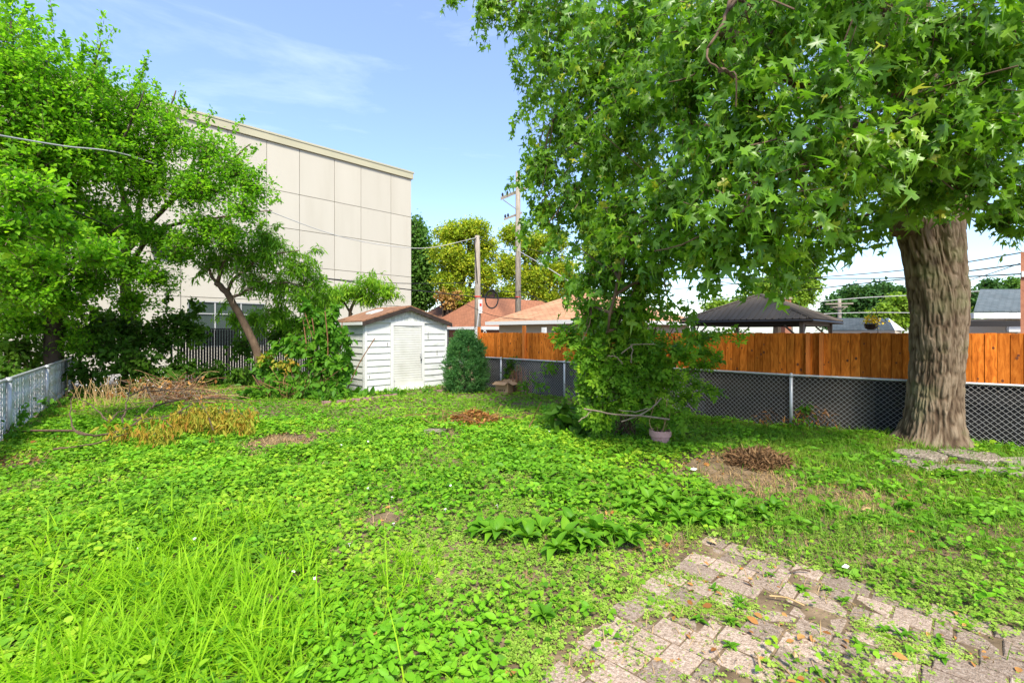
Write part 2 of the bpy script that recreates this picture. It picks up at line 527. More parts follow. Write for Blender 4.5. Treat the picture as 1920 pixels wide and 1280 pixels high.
_sm = [(0, 0, 0), (0.25, 0.45, 0.06), (0, 1, -0.12), (-0.25, 0.45, 0.06)]
T_SIMPLE = (np.array(_sm), np.array([(0, 1, 2), (0, 2, 3)]))
_na = [(0, 0, 0), (0.09, 0.3, 0.02), (0.08, 0.65, -0.05), (0, 1, -0.25), (-0.08, 0.65, -0.05), (-0.09, 0.3, 0.02)]
T_NARROW = (np.array(_na), np.array([(0, 1, 5), (1, 2, 4), (1, 4, 5), (2, 3, 4)]))
_he = [(0, 0.06, 0), (0.26, -0.08, 0), (0.46, 0.18, 0), (0.36, 0.58, 0), (0, 1, 0), (-0.36, 0.58, 0), (-0.46, 0.18, 0), (-0.26, -0.08, 0)]
T_HEART = fan(_he, (0, 0.35, 0)); T_HEART = (bend(T_HEART[0], 0.30, 0.20), T_HEART[1])
T_LITE = (np.array([(0, 0, 0), (0.22, 0.28, 0.05), (0.23, 0.66, 0.03), (0, 1, -0.12), (-0.23, 0.66, 0.03), (-0.22, 0.28, 0.05)]), T_NARROW[1])
_q = [(0.5, 0, 0), (0, 0.5, 0.05), (-0.5, 0, 0), (0, -0.5, 0.05)]
T_QUAD = (np.array([(0, 0, 0), (0.42, 0.4, 0.1), (0.1, 1, -0.1), (-0.4, 0.55, 0.12)]), np.array([(0, 1, 2), (0, 2, 3)]))
# compound rose leaf: five leaflets
_r = []
for (bx_, by_, an) in ((0, 0.1, 1.25), (0, 0.1, -1.25), (0, 0.45, 0.95), (0, 0.45, -0.95), (0, 0.6, 0)):
    c, s = math.cos(an), math.sin(an)
    _r.append(np.array([(bx_ + (x * c + y * s) * 0.46, by_ + (-x * s + y * c) * 0.46, z * 0.46) for x, y, z in [(0, 0, 0), (0.34, 0.45, 0.1), (0, 1, -0.1), (-0.34, 0.45, 0.1)]]))
T_ROSE = (np.vstack(_r), np.vstack([np.array([(0, 1, 2), (0, 2, 3)]) + 4 * i for i in range(5)]))
# three round leaflets
_c = []
for an in (0, 2.1, -2.1):
    c, s = math.cos(an), math.sin(an)
    _c.append(np.array([(x * c + y * s, -x * s + y * c, z) for x, y, z in [(0, 0, 0), (0.26, 0.30, 0.05), (0, 0.62, -0.06), (-0.26, 0.30, 0.05)]]))
T_CLOVER = (np.vstack(_c), np.vstack([np.array([(0, 1, 2), (0, 2, 3)]) + 4 * i for i in range(3)]))


def norm(a):
    return a / (np.linalg.norm(a, axis=-1, keepdims=True) + 1e-9)


def place(tmpl, pos, tip, nrm, size, var):
    """leaf templates placed at pos with tip direction and approximate normal -> (verts, tris, var)"""
    tv, tt = tmpl
    n = len(pos)
    y = norm(tip)
    x = norm(np.cross(y, nrm))
    z = np.cross(x, y)
    R = np.stack([x, y, z], axis=2)                 # columns
    v = np.einsum('nij,kj->nki', R, tv) * size[:, None, None] + pos[:, None, :]
    t = tt[None] + (np.arange(n) * len(tv))[:, None, None]
    return v.reshape(-1, 3), t.reshape(-1, 3), np.repeat(var, len(tv))


def merge(parts):
    vs_, ts, as_ = [], [], []
    k = 0
    for v, t, a in parts:
        vs_.append(v); ts.append(t + k); as_.append(a); k += len(v)
    return np.vstack(vs_), np.vstack(ts), np.concatenate(as_)


def sprigs(p0, p1, per, tmpl, size, rng, droop=0.3, up=0.7, varb=(0.0, 1.0), spread=0.07, szj=0.3, facing=0.2):
    """leaves along little twigs from p0 to p1 (N,3): positions, tip, normal, size, var"""
    n = len(p0)
    s = rng.random((n, per)) ** 0.7
    base = p0[:, None] * (1 - s[..., None]) + p1[:, None] * s[..., None]
    base = base + rng.normal(0, spread, base.shape)
    ax = norm(p1 - p0)[:, None]
    tip = norm(ax * 0.55 + rng.normal(0, 0.65, base.shape) + np.array([0, 0, -droop]))
    nr = norm(np.array([0, 0, up]) + rng.normal(0, 0.42, base.shape) + ax * facing)
    cv = rng.random((n, 1)) * 0.6 + rng.random((n, per)) * 0.4
    var = varb[0] + (varb[1] - varb[0]) * cv
    sz = size * (1 + szj * rng.normal(0, 1, var.shape)).clip(0.45, 1.7)
    return base.reshape(-1, 3), tip.reshape(-1, 3), nr.reshape(-1, 3), sz.ravel(), var.ravel()


def blob_twigs(blob, density, rng, tl=0.35, hang=0.15, shell=0.55):
    """twig segments inside an ellipsoid given as (px,py,d,rx,ry,rz)"""
    px, py, d, rx, ry, rz = blob[:6]
    c = at(px, py, d) if len(blob) == 6 else np.array(blob[6])
    vol = rx * ry * rz
    n = max(6, int(density * vol ** (2 / 3)))
    dr = norm(rng.normal(0, 1, (n, 3)))
    rad = rng.random(n) ** shell
    R = np.array([rx, ry, rz])
    p1 = c + dr * rad[:, None] * R
    # uneven outline
    wob = 0.50 + 0.72 * vnoise(p1[:, 0] * 1.9, p1[:, 1] * 1.9, p1[:, 2] * 1.9) + 0.42 * vnoise(p1[:, 0] * 5.3 + 8, p1[:, 1] * 5.3, p1[:, 2] * 5.3)
    p1 = c + dr * (rad * wob)[:, None] * R
    o = norm(dr * R + rng.normal(0, 0.35 * R.mean(), (n, 3)))
    p0 = p1 - o * tl * (0.5 + rng.random((n, 1))) + np.array([0, 0, hang]) * (0.4 + rng.random((n, 1)))
    return p0, p1


def twig_mesh(p0, p1, r):
    n = len(p0)
    d = norm(p1 - p0)
    ref = np.where(np.abs(d[:, 2:3]) < 0.9, np.array([[0, 0, 1.0]]), np.array([[1.0, 0, 0]]))
    s = norm(np.cross(d, ref)); t = np.cross(s, d)
    vs_ = []
    for k in range(3):
        an = 2 * PI * k / 3
        vs_.append(p0 + r * (math.cos(an) * s + math.sin(an) * t))
    vs_.append(p1)
    v = np.stack(vs_, 1).reshape(-1, 3)
    tt = np.array([(0, 1, 3), (1, 2, 3), (2, 0, 3)])
    tr = (tt[None] + (np.arange(n) * 4)[:, None, None]).reshape(-1, 3)
    return v, tr, np.full(len(v), 0.5)


def curve(ctrl, n=14, jit=0.0, rng=RNG):
    """smooth curve through control points"""
    P = np.asarray(ctrl, float)
    P = np.vstack([2 * P[0] - P[1], P, 2 * P[-1] - P[-2]])
    res = []
    m = len(P) - 3
    for i in range(m):
        p0, p1, p2, p3 = P[i:i + 4]
        k = max(2, n // m)
        for t in np.linspace(0, 1, k, endpoint=(i == m - 1)):
            res.append(0.5 * ((2 * p1) + (-p0 + p2) * t + (2 * p0 - 5 * p1 + 4 * p2 - p3) * t * t + (-p0 + 3 * p1 - 3 * p2 + p3) * t ** 3))
    res = np.array(res)
    if jit > 0:
        j = rng.normal(0, jit, res.shape); j[0] = 0; j[-1] = 0
        res += j
    return res


def limb(mb, ctrl, r0, r1, n=14, sides=7, jit=0.0):
    c = curve(ctrl, n, jit)
    mb.tube(c, np.linspace(r0, r1, len(c)), sides)
    return c


def shoot_twigs(a, b, n, rng, bow=0.1):
    """short segments following a bowed shoot from a to b"""
    t = np.linspace(0, 1, n + 1)[:, None]
    pts = a * (1 - t) + b * t + np.array([0, 0, bow]) * (4 * t * (1 - t))
    pts = pts + np.cumsum(rng.normal(0, 0.012, pts.shape), 0)
    return pts[:-1], pts[1:]


# ------------------------------------------------------------------ ground
def sheet(xs, ys, zf):
    X, Y = np.meshgrid(xs, ys)
    Z = zf(X, Y)
    v = np.stack([X, Y, Z], -1).reshape(-1, 3)
    nx, ny = len(xs), len(ys)
    i = np.arange(nx * ny).reshape(ny, nx)
    a, b, c, d = i[:-1, :-1].ravel(), i[:-1, 1:].ravel(), i[1:, 1:].ravel(), i[1:, :-1].ravel()
    t = np.vstack([np.stack([a, b, c], 1), np.stack([a, c, d], 1)])
    return v, t, np.full(len(v), 0.5)


xs = np.concatenate([[-500, -200, -80, -40], np.linspace(-22, 22, 221), [40, 80, 200, 500]])
ys = np.concatenate([[-200, -40, -8], np.linspace(-3, 26, 146), [34, 50, 90, 200, 500, 900]])
v, t, a = sheet(xs, ys, gz)
struct('ground', big_mesh('ground', v, t, a), M_['soil'], True)

# alley behind the lot
b0 = np.array([-13.6, 14.7, 0])
mb = MB(); o_ = b0 + U * 1.0 - V * 16
mb.box(o_ + np.array([0, 0, -0.1]), V * 60, U * 5.0, (0, 0, 0.15))
struct('alley', mb, M_['concrete'])

# patio of pavers, lot-aligned, its far corner in the lawn
PC = np.array([1.72, 4.18, 0])
patio = bpy.data.objects.new('patio', None)
COL.objects.link(patio); tag(patio, kind='structure')


def paver_mesh(wx, wy, k):
    rg = random.Random(k)
    m = MB()
    j = lambda: rg.uniform(-0.004, 0.004)
    h, ch = 0.03, 0.006
    p = [(-wx / 2, -wy / 2), (wx / 2, -wy / 2), (wx / 2, wy / 2), (-wx / 2, wy / 2)]
    p = [(x + j(), y + j()) for x, y in p]
    vv = [(x, y, -h) for x, y in p] + [(x, y, h - ch) for x, y in p] + [(x * (1 - ch * 2 / wx), y * (1 - ch * 2 / wy), h + rg.uniform(-.002, .002)) for x, y in p]
    fs = [(3, 2, 1, 0), (8, 9, 10, 11)]
    for i in range(4):
        q = (i + 1) % 4
        fs += [(i, q, q + 4, i + 4), (i + 4, q + 4, q + 8, i + 8)]
    m.add(vv, fs)
    me = m.mesh('paver'); me.materials.append(M_['paver'])
    return me


PW = [(0.196, [paver_mesh(0.187, 0.187, i) for i in range(4)]), (0.098, [paver_mesh(0.090, 0.187, 10 + i) for i in range(3)]), (0.294, [paver_mesh(0.285, 0.187, 20 + i) for i in range(3)])]
rg = random.Random(3)
npav = 0
for row in range(18):
    s = rg.uniform(0, 0.1)
    while s < 4.0:
        wd, ms = PW[rg.choices((0, 1, 2), (5, 2, 3))[0]]
        c = PC - U * (s + wd / 2) - V * (0.098 + row * 0.196)
        s += wd
        if c[1] < 1.75 or abs(c[0]) > c[1] * 1.2 + 0.15:
            continue
        z = float(gz(np.array([c[0]]), np.array([c[1]]))[0]) - 0.022 + rg.uniform(-0.009, 0.006) 
        o = bpy.data.objects.new('paver', rg.choice(ms)); COL.objects.link(o); o.parent = patio
        o.matrix_local = Matrix.Translation((c[0], c[1], z)) @ Matrix.Rotation(-PI / 4 + rg.uniform(-.02, .02), 4, 'Z') @ Matrix.Rotation(rg.uniform(-.02, .02), 4, 'X')
        npav += 1


def in_patio(x, y):
    rel = np.stack([x - PC[0], y - PC[1]], -1)
    s = -(rel @ U[:2]); r = -(rel @ V[:2])
    return (s > 0) & (r > 0) & (s < 4.0) & (r < 3.5), np.minimum(s, r)


# ------------------------------------------------------------------ fences
FP = [np.array([-1.15, 15.35]), np.array([-0.94, 15.1]), np.array([5.2, 8.75]), np.array([7.6, 7.0]), np.array([10.4, 4.95])]


def along(P, s):
    """point and direction at distance s along polyline P"""
    for a, b in zip(P[:-1], P[1:]):
        l = np.linalg.norm(b - a)
        if s <= l or b is P[-1]:
            return a + (b - a) * s / l, (b - a) / l
        s -= l


def plen(P):
    return sum(np.linalg.norm(b - a) for a, b in zip(P[:-1], P[1:]))


def at_px(P, px):
    """distance along P where it is seen in photograph column px"""
    ss = np.linspace(0, plen(P), 4000)
    return min(ss, key=lambda s: abs(960 + F * along(P, s)[0][0] / along(P, s)[0][1] - px))


def v3(p, z):
    return np.array([p[0], p[1], z])


def chain_link(name, P, h, label, pitch, wr, posts, mat, post_r=0.03, rail_r=0.021, ground=True, zmin=0.03, post_mat='galv'):
    t = Thing(name, v3(P[0], 0), label, 'fence')
    Ls = plen(P)
    m = MB()
    # diagonal wires both ways, cut at the ends
    dz = h - zmin
    run = dz * pitch[0] / pitch[1]
    s = -run
    k = 0
    while s < Ls:
        for sg in (0, 1):
            a, b = (s, s + run)
            za, zb = (zmin, h) if sg == 0 else (h, zmin)
            a2, b2 = max(a, 0), min(b, Ls)
            if b2 - a2 < 0.02:
                continue
            za2 = za + (zb - za) * (a2 - a) / run; zb2 = za + (zb - za) * (b2 - a) / run
            n = 6
            pts = []
            for i in range(n + 1):
                q = i / n
                p, d = along(P, a2 + (b2 - a2) * q)
                nn = np.array([-d[1], d[0]])
                wv = 0.005 * (1 if (i + sg) % 2 else -1)
                gzz = float(gz(p[0:1], p[1:2])[0]) * (1 - q if sg == 0 else q) if ground else 0
                pts.append(v3(p + nn * wv, za2 + (zb2 - za2) * q + gzz * 0.6))
            m.tube(pts, wr, 3, cap=False)
        s += pitch[0]
    # twisted ends sticking up above the rail
    s = 0
    while s < Ls:
        p, d = along(P, s)
        m.tube([v3(p, h - 0.01), v3(p + d * 0.012, h + 0.035)], wr, 3, cap=False)
        s += pitch[0]
    t.part('wire_mesh', m, mat, kind='stuff')
    pts = []
    s = 0
    cum = [0]
    for a, b in zip(P[:-1], P[1:]):
        cum.append(cum[-1] + np.linalg.norm(b - a))
    ss = sorted(set(list(np.linspace(0, Ls, 30)) + cum[1:-1]))
    m = MB(); m.tube([v3(along(P, q)[0], h + 0.004) for q in ss], rail_r, 8)
    t.part('top_rail', m, M_[post_mat], smooth=True)
    for px in posts:
        s = px if px < 60 else at_px(P, px)
        p, d = along(P, s)
        nn = np.array([d[1], -d[0]])
        if np.dot(nn, -p) < 0: nn = -nn
        p = p + nn * 0.035
        m = MB()
        m.tube([v3(p, -0.1), v3(p, h - 0.02)], post_r, 10)
        po = t.part('post', m, M_[post_mat], smooth=True)
        c = MB()
        c.tube([v3(p, h - 0.03), v3(p, h + 0.01), v3(p, h + 0.035), v3(p, h + 0.05)], [post_r * 1.2, post_r * 1.2, post_r * 0.9, post_r * 0.25], 10)
        t.part('post_cap', c, M_[post_mat], parent=po, smooth=True)
    return t


chain_link('chain_link_fence', FP, 1.0, 'low galvanised chain link fence running along the right side of the yard behind the maple', (0.085, 0.085), 0.0029,
           [941, 1060, 1215, 1484, 14.6], M_['galv_dull'])

# wooden fence just behind
FO = []
for i, p in enumerate(FP):
    n = np.array([0.66, 0.75])
    FO.append(p + n * 0.16)
wf = Thing('wooden_fence', v3(FO[0], 0), 'orange stained board fence standing behind the low chain link fence on the right', 'fence')
s = 0.0
rg = random.Random(5)
bmeshes = []
for k in range(5):
    m = MB()
    wd = 0.133
    cz = 0.012
    prof = [(-wd / 2 + cz, 1.79), (-wd / 2, 1.79 - cz), (-wd / 2, 0.985), (wd / 2, 0.985), (wd / 2, 1.79 - cz), (wd / 2 - cz, 1.79)]
    m.prism([(x, -0.009, z) for x, z in prof], (0, 0.018, 0))
    me = m.mesh('board'); me.materials.append(M_['cedar']); bmeshes.append(me)
Lf = plen(FO)
gap = at_px(FO, 1533)
nb = 0
while s < Lf - 0.1:
    p, d = along(FO, s + 0.07)
    an = math.atan2(d[1], d[0])
    rec = 0.012 if abs(s + 0.07 - gap) < 0.08 else 0
    nn = np.array([0.66, 0.75])
    q = p + nn * (rec + 0 + rg.uniform(-0.0008, 0.0008))
    bo = wf.inst('board', bmeshes[nb % 5], None, Matrix.Translation((q[0], q[1], rg.uniform(-0.012, 0.008))) @ Matrix.Rotation(an, 4, 'Z') @ Matrix.Rotation(rg.uniform(-.0015, .0015), 4, 'Y'))
    p2_, d2_ = along(FO, min(s + 0.141, Lf - 0.02)); q2_ = p2_ + nn * 0.032
    wf.inst('back_board', bmeshes[(nb + 2) % 5], None, Matrix.Translation((q2_[0], q2_[1], -0.004)) @ Matrix.Rotation(math.atan2(d2_[1], d2_[0]), 4, 'Z'))
    # knots: little flush discs on some boards
    for _ in range(rg.choice((0, 1, 2, 2, 3))):
        kx, kz, kr = rg.uniform(-0.045, 0.045), rg.uniform(1.05, 1.72), rg.uniform(0.010, 0.022)
        m = MB()
        sgn = -1 if np.dot(np.array([math.sin(an), -math.cos(an)]), -q) > 0 else 1
        ring = [(kx + kr * math.cos(2 * PI * i / 9), sgn * 0.0092, kz + kr * 1.35 * math.sin(2 * PI * i / 9)) for i in range(9)]
        m.prism(ring, (0, sgn * 0.0012, 0))
        kme = m.mesh('knot'); kme.materials.append(M_['knot'])
        ko = link('knot', kme, None, bo)
    s += 0.1415
    nb += 1
for px, top, wd in ((899, 1.98, 0.10), (985, 2.0, 0.10), (1096, 1.80, 0.09), (1272, 1.80, 0.07), (1516, 1.80, 0.06), (1541, 1.80, 0.06), (14.3, 1.8, 0.09)):
    s = px if px < 60 else at_px(FO, px)
    p, d = along(FO, s)
    nn = np.array([-0.66, -0.75])
    p = p + nn * 0.018
    m = MB()
    m.box(v3(p - d * wd / 2, 0.97), v3(d * wd, 0), v3(nn * 0.075, 0), (0, 0, top - 0.97))
    wf.part('post', m, M_['cedar_post'])
# solid base below the boards
s = 0
bps = [0, at_px(FO, 1010), at_px(FO, 1200), at_px(FO, 1320), at_px(FO, 1480), at_px(FO, 1600), at_px(FO, 1640), Lf]
for i, (a, b) in enumerate(zip(bps[:-1], bps[1:])):
    mt = ('base_grey', 'base_grey', 'base_grey', 'base_brown', 'base_brown', 'base_brown', 'base_black')[i]
    k0 = a
    while k0 < b - 0.05:
        k1 = min(k0 + 1.2, b)
        for c0, c1 in ((0.0, 0.49), (0.494, 0.98)):
            p, d = along(FO, k0 + 0.0004); q, _ = along(FO, k1 - 0.0004)
            m = MB()
            n2 = v3(np.array([0.66, 0.75]), 0)
            m.box(v3(p, c0 - (0.15 if c0 == 0 else 0)) + n2 * 0.05, v3(q - p, 0), n2 * 0.04, (0, 0, c1 - c0 + (0.15 if c0 == 0 else 0)))
            wf.part('base_panel', m, M_[mt])
        k0 = k1

# left fence with white slats
LP_ = [np.array([-6.1, 4.8]), np.array([-8.43, 7.8]), np.array([-13.1, 13.8]), np.array([-13.75, 14.65])]
lf = chain_link('slatted_fence', LP_, 1.0, 'low grey chain link fence with white privacy slats at the left edge of the yard', (0.10, 0.10), 0.004,
                [at_px(LP_, 11), at_px(LP_, 84), at_px(LP_, 122), plen(LP_) - 0.02], M_['galv'], post_r=0.04, rail_r=0.026)
m = MB()
s = 0.02
rg = random.Random(8)
while s < plen(LP_):
    p, d = along(LP_, s)
    nn = np.array([-d[1], d[0]])
    tw = rg.uniform(-0.3, 0.3)
    e = d * math.cos(tw) + nn * math.sin(tw)
    m.box(v3(p - e * 0.030, 0.04 + rg.uniform(0, .02)), v3(e * 0.060, 0), v3(nn * 0.003, 0), (0, 0, 0.93 + rg.uniform(-.02, .02)))
    s += 0.066
lf.part('slats', m, M_['white_slat'], kind='stuff')

# tall black slatted fence along the back
BP = [b0[:2], b0[:2] + V[:2] * 24]
bf = chain_link('black_fence', BP, 1.93, 'tall black chain link fence with dark slats along the back of the yard', (0.12, 0.12), 0.0035,
                [0.05, 2.4, 4.8, 7.2, 9.6, 12.0, 14.4], M_['black_metal'], post_r=0.035, rail_r=0.024, post_mat='black_metal')
m = MB()
s = 2.6
while s < 14.5:
    p, d = along(BP, s)
    nn = np.array([-d[1], d[0]])
    m.box(v3(p - d * 0.034, 0.08), v3(d * 0.068, 0), v3(nn * 0.004, 0), (0, 0, 1.82))
    s += 0.088
bf.part('slats', m, M_['black_slat'], kind='stuff')

# ------------------------------------------------------------------ shed
SH0 = np.array([-4.37, 13.9, 0])        # front left corner
SW, SD, SE, SP = 3.03, 1.83, 2.13, 2.60
sh = Thing('garden_shed', SH0, 'small white sided garden shed with a brown shingle roof at the back of the yard', 'shed')


def SP_(x, y, z):      # shed local: x along the front, y into the shed
    return SH0 + V * x + U * y + np.array([0, 0, z])


m = MB()
m.box(SP_(0.03, 0.03, -0.1), V * (SW - 0.06), U * (SD - 0.06), (0, 0, SE + 0.1))
m.prism([SP_(0.03, 0.03, SE - 0.001), SP_(SW - 0.03, 0.03, SE - 0.001), SP_(SW / 2, 0.03, SP - 0.03)], U * (SD - 0.06))
sh.part('wall', m, M_['white_trim'])
ch = 0.194


def clap(x0, x1, z, front=True):
    mm = MB()
    prof = [(-0.002, 0.0), (0.026, 0.0), (0.030, 0.012), (0.006, ch - 0.006), (-0.002, ch - 0.006)]
    if front:
        pts = [SP_(x0, 0.03 - o_, z + h_) for o_, h_ in prof]; vec = V * (x1 - x0)
    else:
        pts = [SP_(0.03 - o_, x0, z + h_) for o_, h_ in prof]; vec = U * (x1 - x0)
    mm.prism(pts, vec)
    return mm


for i in range(11):
    z = 0.0 + i * ch
    if z + ch > SE: break
    sh.part('siding_board', clap(0.09, 0.86, z), M_['white_siding'])
    sh.part('siding_board', clap(2.12, SW - 0.08, z), M_['white_siding'])
    sh.part('siding_board', clap(0.09, SD - 0.06, z, False), M_['white_siding'])
for x in (0.0, SW - 0.075):
    m = MB(); m.box(SP_(x, -0.015, -0.02), V * 0.075, U * 0.04, (0, 0, SE)); sh.part('corner_trim', m, M_['white_trim'])
m = MB(); m.box(SP_(-0.012, 0.03, -0.02), V * 0.03, U * 0.07, (0, 0, SE)); sh.part('corner_trim', m, M_['white_trim'])
# gable of vertical ribs
x = 0.08
while x < SW - 0.1:
    x1 = x + 0.118
    zt = lambda q: SE + (SP - SE) * (1 - abs(q - SW / 2) / (SW / 2)) - 0.035
    m = MB()
    m.prism([SP_(x, 0.01, SE + 0.0), SP_(x1 - 0.008, 0.01, SE + 0.0), SP_(x1 - 0.008, 0.01, max(SE + 0.005, zt(x1 - 0.008))), SP_(x, 0.01, max(SE + 0.005, zt(x)))], U * 0.03)
    sh.part('gable_panel', m, M_['white_siding'])
    x = x1
m = MB(); m.box(SP_(0.0, -0.02, SE - 0.03), V * SW, U * 0.045, (0, 0, 0.045)); sh.part('gable_trim', m, M_['white_trim'])
# door
fr = MB()
fr.box(SP_(0.87, -0.015, -0.02), V * 0.10, U * 0.05, (0, 0, 2.03))
fr.box(SP_(2.01, -0.015, -0.02), V * 0.10, U * 0.05, (0, 0, 2.03))
fr.box(SP_(0.87, -0.018, 2.012), V * 1.24, U * 0.053, (0, 0, 0.09))
sh.part('door_frame', fr, M_['white_trim'])
dm = MB()
zs = np.arange(0.30, 1.99, 0.0125)
pts = []
for z in zs:
    ph = (z / 0.075) % 1
    y_ = -0.008 - 0.005 * (0.5 + 0.5 * math.cos(2 * PI * ph)) + 0.018 * vnoise(np.array([z * 2.3]), np.array([0.5]))[0]
    pts.append((y_, z))
vv, ff = [], []
xs_ = np.linspace(0.985, 1.995, 8)
for (y_, z) in pts:
    for x in xs_:
        vv.append(SP_(x, y_ + 0.012 * math.sin(x * 5 + z * 3), z))
k = len(xs_)
for i in range(len(pts) - 1):
    for j in range(k - 1):
        ff.append((i * k + j, i * k + j + 1, (i + 1) * k + j + 1, (i + 1) * k + j))
dm.add(vv, ff)
door = sh.part('door', dm, M_['door_white'], smooth=True)
m = MB()
rows = [(-0.03, 0.31), (-0.035, 0.22), (-0.06, 0.12), (-0.13, 0.02), (-0.24, -0.03)]
vv, ff = [], []
for y_, z in rows:
    for x in np.linspace(1.0, 2.02, 6):
        vv.append(SP_(x, y_ * (0.35 + 0.75 * (x - 0.95)), z + 0.02 * (2 - x)))
for i in range(len(rows) - 1):
    for j in range(5):
        ff.append((i * 6 + j, i * 6 + j + 1, (i + 1) * 6 + j + 1, (i + 1) * 6 + j))
m.add(vv, ff)
fl = sh.part('door_skirt', m, M_['door_white'], parent=door, label='bent loose lower panel of the shed door')
sol = fl.modifiers.new('s', 'SOLIDIFY'); sol.thickness = 0.006
m = MB(); m.box(SP_(1.93, -0.055, 1.02), V * 0.05, U * 0.03, (0, 0, 0.10)); m.tube([SP_(1.955, -0.06, 0.95), SP_(1.955, -0.075, 1.06)], 0.018, 8)
sh.part('door_latch', m, M_['galv'], parent=door)
m = MB(); m.box(SP_(1.94, -0.06, 0.88), V * 0.035, U * 0.02, (0, 0, 0.05)); sh.part('padlock', m, M_['black_metal'], parent=door)
# grime cracks
for (x, z, l) in ((0.76, 1.36, 0.13), (2.26, 1.58, 0.22), (2.62, 1.02, 0.18), (0.16, 0.42, 0.09)):
    m = MB(); m.box(SP_(x, 0.0005, z), V * 0.014, U * 0.006, (0, 0, l)); sh.part('crack', m, M_['fascia_dark'])
# roof
ov = 0.12
for sgn, nm in ((0, 'l'), (1, 'r')):
    xe = -0.13 if sgn == 0 else SW + 0.13
    slope = (SP - SE) / (SW / 2)
    ze = SE - 0.13 * slope + 0.02
    e0, e1 = SP_(xe, -ov, ze), SP_(xe, SD + ov, ze)
    r0, r1 = SP_(SW / 2, -ov, SP + 0.02), SP_(SW / 2, SD + ov, SP + 0.02)
    m = MB()
    m.prism([e0, r0, r1, e1], (0, 0, 0.035))
    ro = sh.part('roof', m, M_['shingle_rust']); set_uvw(ro)
    m = MB()
    dn = np.array([0, 0, -0.13])
    m.prism([e0 - U * 0.022, r0 - U * 0.022, r0 - U * 0.022 + dn + np.array([0, 0, 0.16]), e0 - U * 0.022 + np.array([0, 0, 0.038])][:2] + [r0 - U * 0.022 + dn, e0 - U * 0.022 + dn], U * 0.02)
    sh.part('fascia', m, M_['fascia_dark'], parent=ro)
    m = MB()
    m.box(e0 + np.array([0, 0, -0.09]) + V * (0.0 if sgn else 0.0), V * (0.02 if sgn else -0.02), U * (SD + 2 * ov), (0, 0, 0.085))
    sh.part('eave_trim', m, M_['white_trim'], parent=ro)
pk = MB(); q = SP_(0.62, 0.75, 2.36); pk.box(q, V * 0.42 + np.array([0, 0, 0.125]), U * 0.35, (0, 0, 0.07))
tag(link('white_tray', pk.mesh('white_tray', q), M_['white_trim']), 'small white tray lying on the left slope of the shed roof', 'tray').location = q

# ------------------------------------------------------------------ large building
B0 = np.array([-17.8, 18.9, 0])
BH = 11.65
bd = Thing('commercial_building', B0 + V * 16, 'tall cream panelled building with a flat parapet rising behind the back fence', 'building')
m = MB()
m.box(B0 + V * -20 + U * 0.06, V * 36.0, U * 18, (0, 0, BH))
bd.part('wall', m, M_['joint'])
cols = [-20, -18.2, -16.3, -14.5, -12.6, -10.8, -9, -7.2, -5.4, -3.6, -1.8, 0.1, 1.9, 3.7, 5.6, 7.36, 9.0, 10.93, 12.54, 14.53, 16.0]
rows_ = [0.0, 3.45, 5.35, 7.3, 9.2, BH]
holes = [(3.95, 7.3, 1.1, 3.28), (-7, -3, 1.1, 3.28)]
for i in range(len(cols) - 1):
    for j in range(len(rows_) - 1):
        x0, x1, z0, z1 = cols[i] + 0.014, cols[i + 1] - 0.014, rows_[j] + 0.014, rows_[j + 1] - 0.014
        if j == 0:
            hs = [h for h in holes if h[0] < x1 and h[1] > x0]
            segs = []
            if hs:
                h = hs[0]
                if h[0] > x0 + 0.05: segs.append((x0, h[0], z0, z1))
                if h[1] < x1 - 0.05: segs.append((h[1], x1, z0, z1))
                segs.append((max(x0, h[0]), min(x1, h[1]), z0, h[2])); segs.append((max(x0, h[0]), min(x1, h[1]), h[3], z1))
            else:
                segs = [(x0, x1, z0, z1)]
        else:
            segs = [(x0, x1, z0, z1)]
        for (a, b, c, e) in segs:
            m = MB(); m.box(B0 + V * a + np.array([0, 0, c]), V * (b - a), U * 0.061, (0, 0, e - c))
            bd.part('panel', m, M_['stucco'])
m = MB()
m.box(B0 + V * -20.1 - U * 0.10 + np.array([0, 0, BH + 0.002]), V * 36.2, U * 18.3, (0, 0, 0.42))
cp = bd.part('parapet', m, M_['coping'])
m = MB(); m.box(B0 + V * -20.15 - U * 0.13 + np.array([0, 0, BH + 0.36]), V * 36.3, U * 18.36, (0, 0, 0.10)); bd.part('parapet_cap', m, M_['coping'], parent=cp)
for (x0, x1, z0, z1) in holes:
    f = MB()
    fw = 0.05
    y0 = -0.01
    for (a, b, c, e) in ((x0, x1, z0, z0 + fw), (x0, x1, z1 - fw, z1), (x0, x0 + fw, z0 + fw, z1 - fw), (x1 - fw, x1, z0 + fw, z1 - fw)):
        f.box(B0 + V * a + U * y0 + np.array([0, 0, c]), V * (b - a), U * 0.08, (0, 0, e - c))
    n = max(2, round((x1 - x0) / 1.1))
    for k in range(1, n):
        xm = x0 + (x1 - x0) * k / n
        f.box(B0 + V * (xm - 0.03) + U * 0.005 + np.array([0, 0, z0 + fw]), V * 0.06, U * 0.06, (0, 0, z1 - z0 - 2 * fw))
    f.box(B0 + V * (x0 + fw) + U * 0.002 + np.array([0, 0, z1 - 0.62]), V * (x1 - x0 - 2 * fw), U * 0.05, (0, 0, 0.05))
    wo = bd.part('window', f, M_['galv_dull'])
    m = MB(); m.box(B0 + V * x0 + U * 0.05 + np.array([0, 0, z0]), V * (x1 - x0), U * 0.008, (0, 0, z1 - z0))
    bd.part('pane', m, M_['glass_green'], parent=wo)
m = MB(); q = B0 + V * 2.6 - U * 0.25 + np.array([0, 0, 5.35]); m.box(q, V * 1.15, U * 0.25, (0, 0, 0.28))
bd.part('wall_lamp', m, M_['black_metal'])


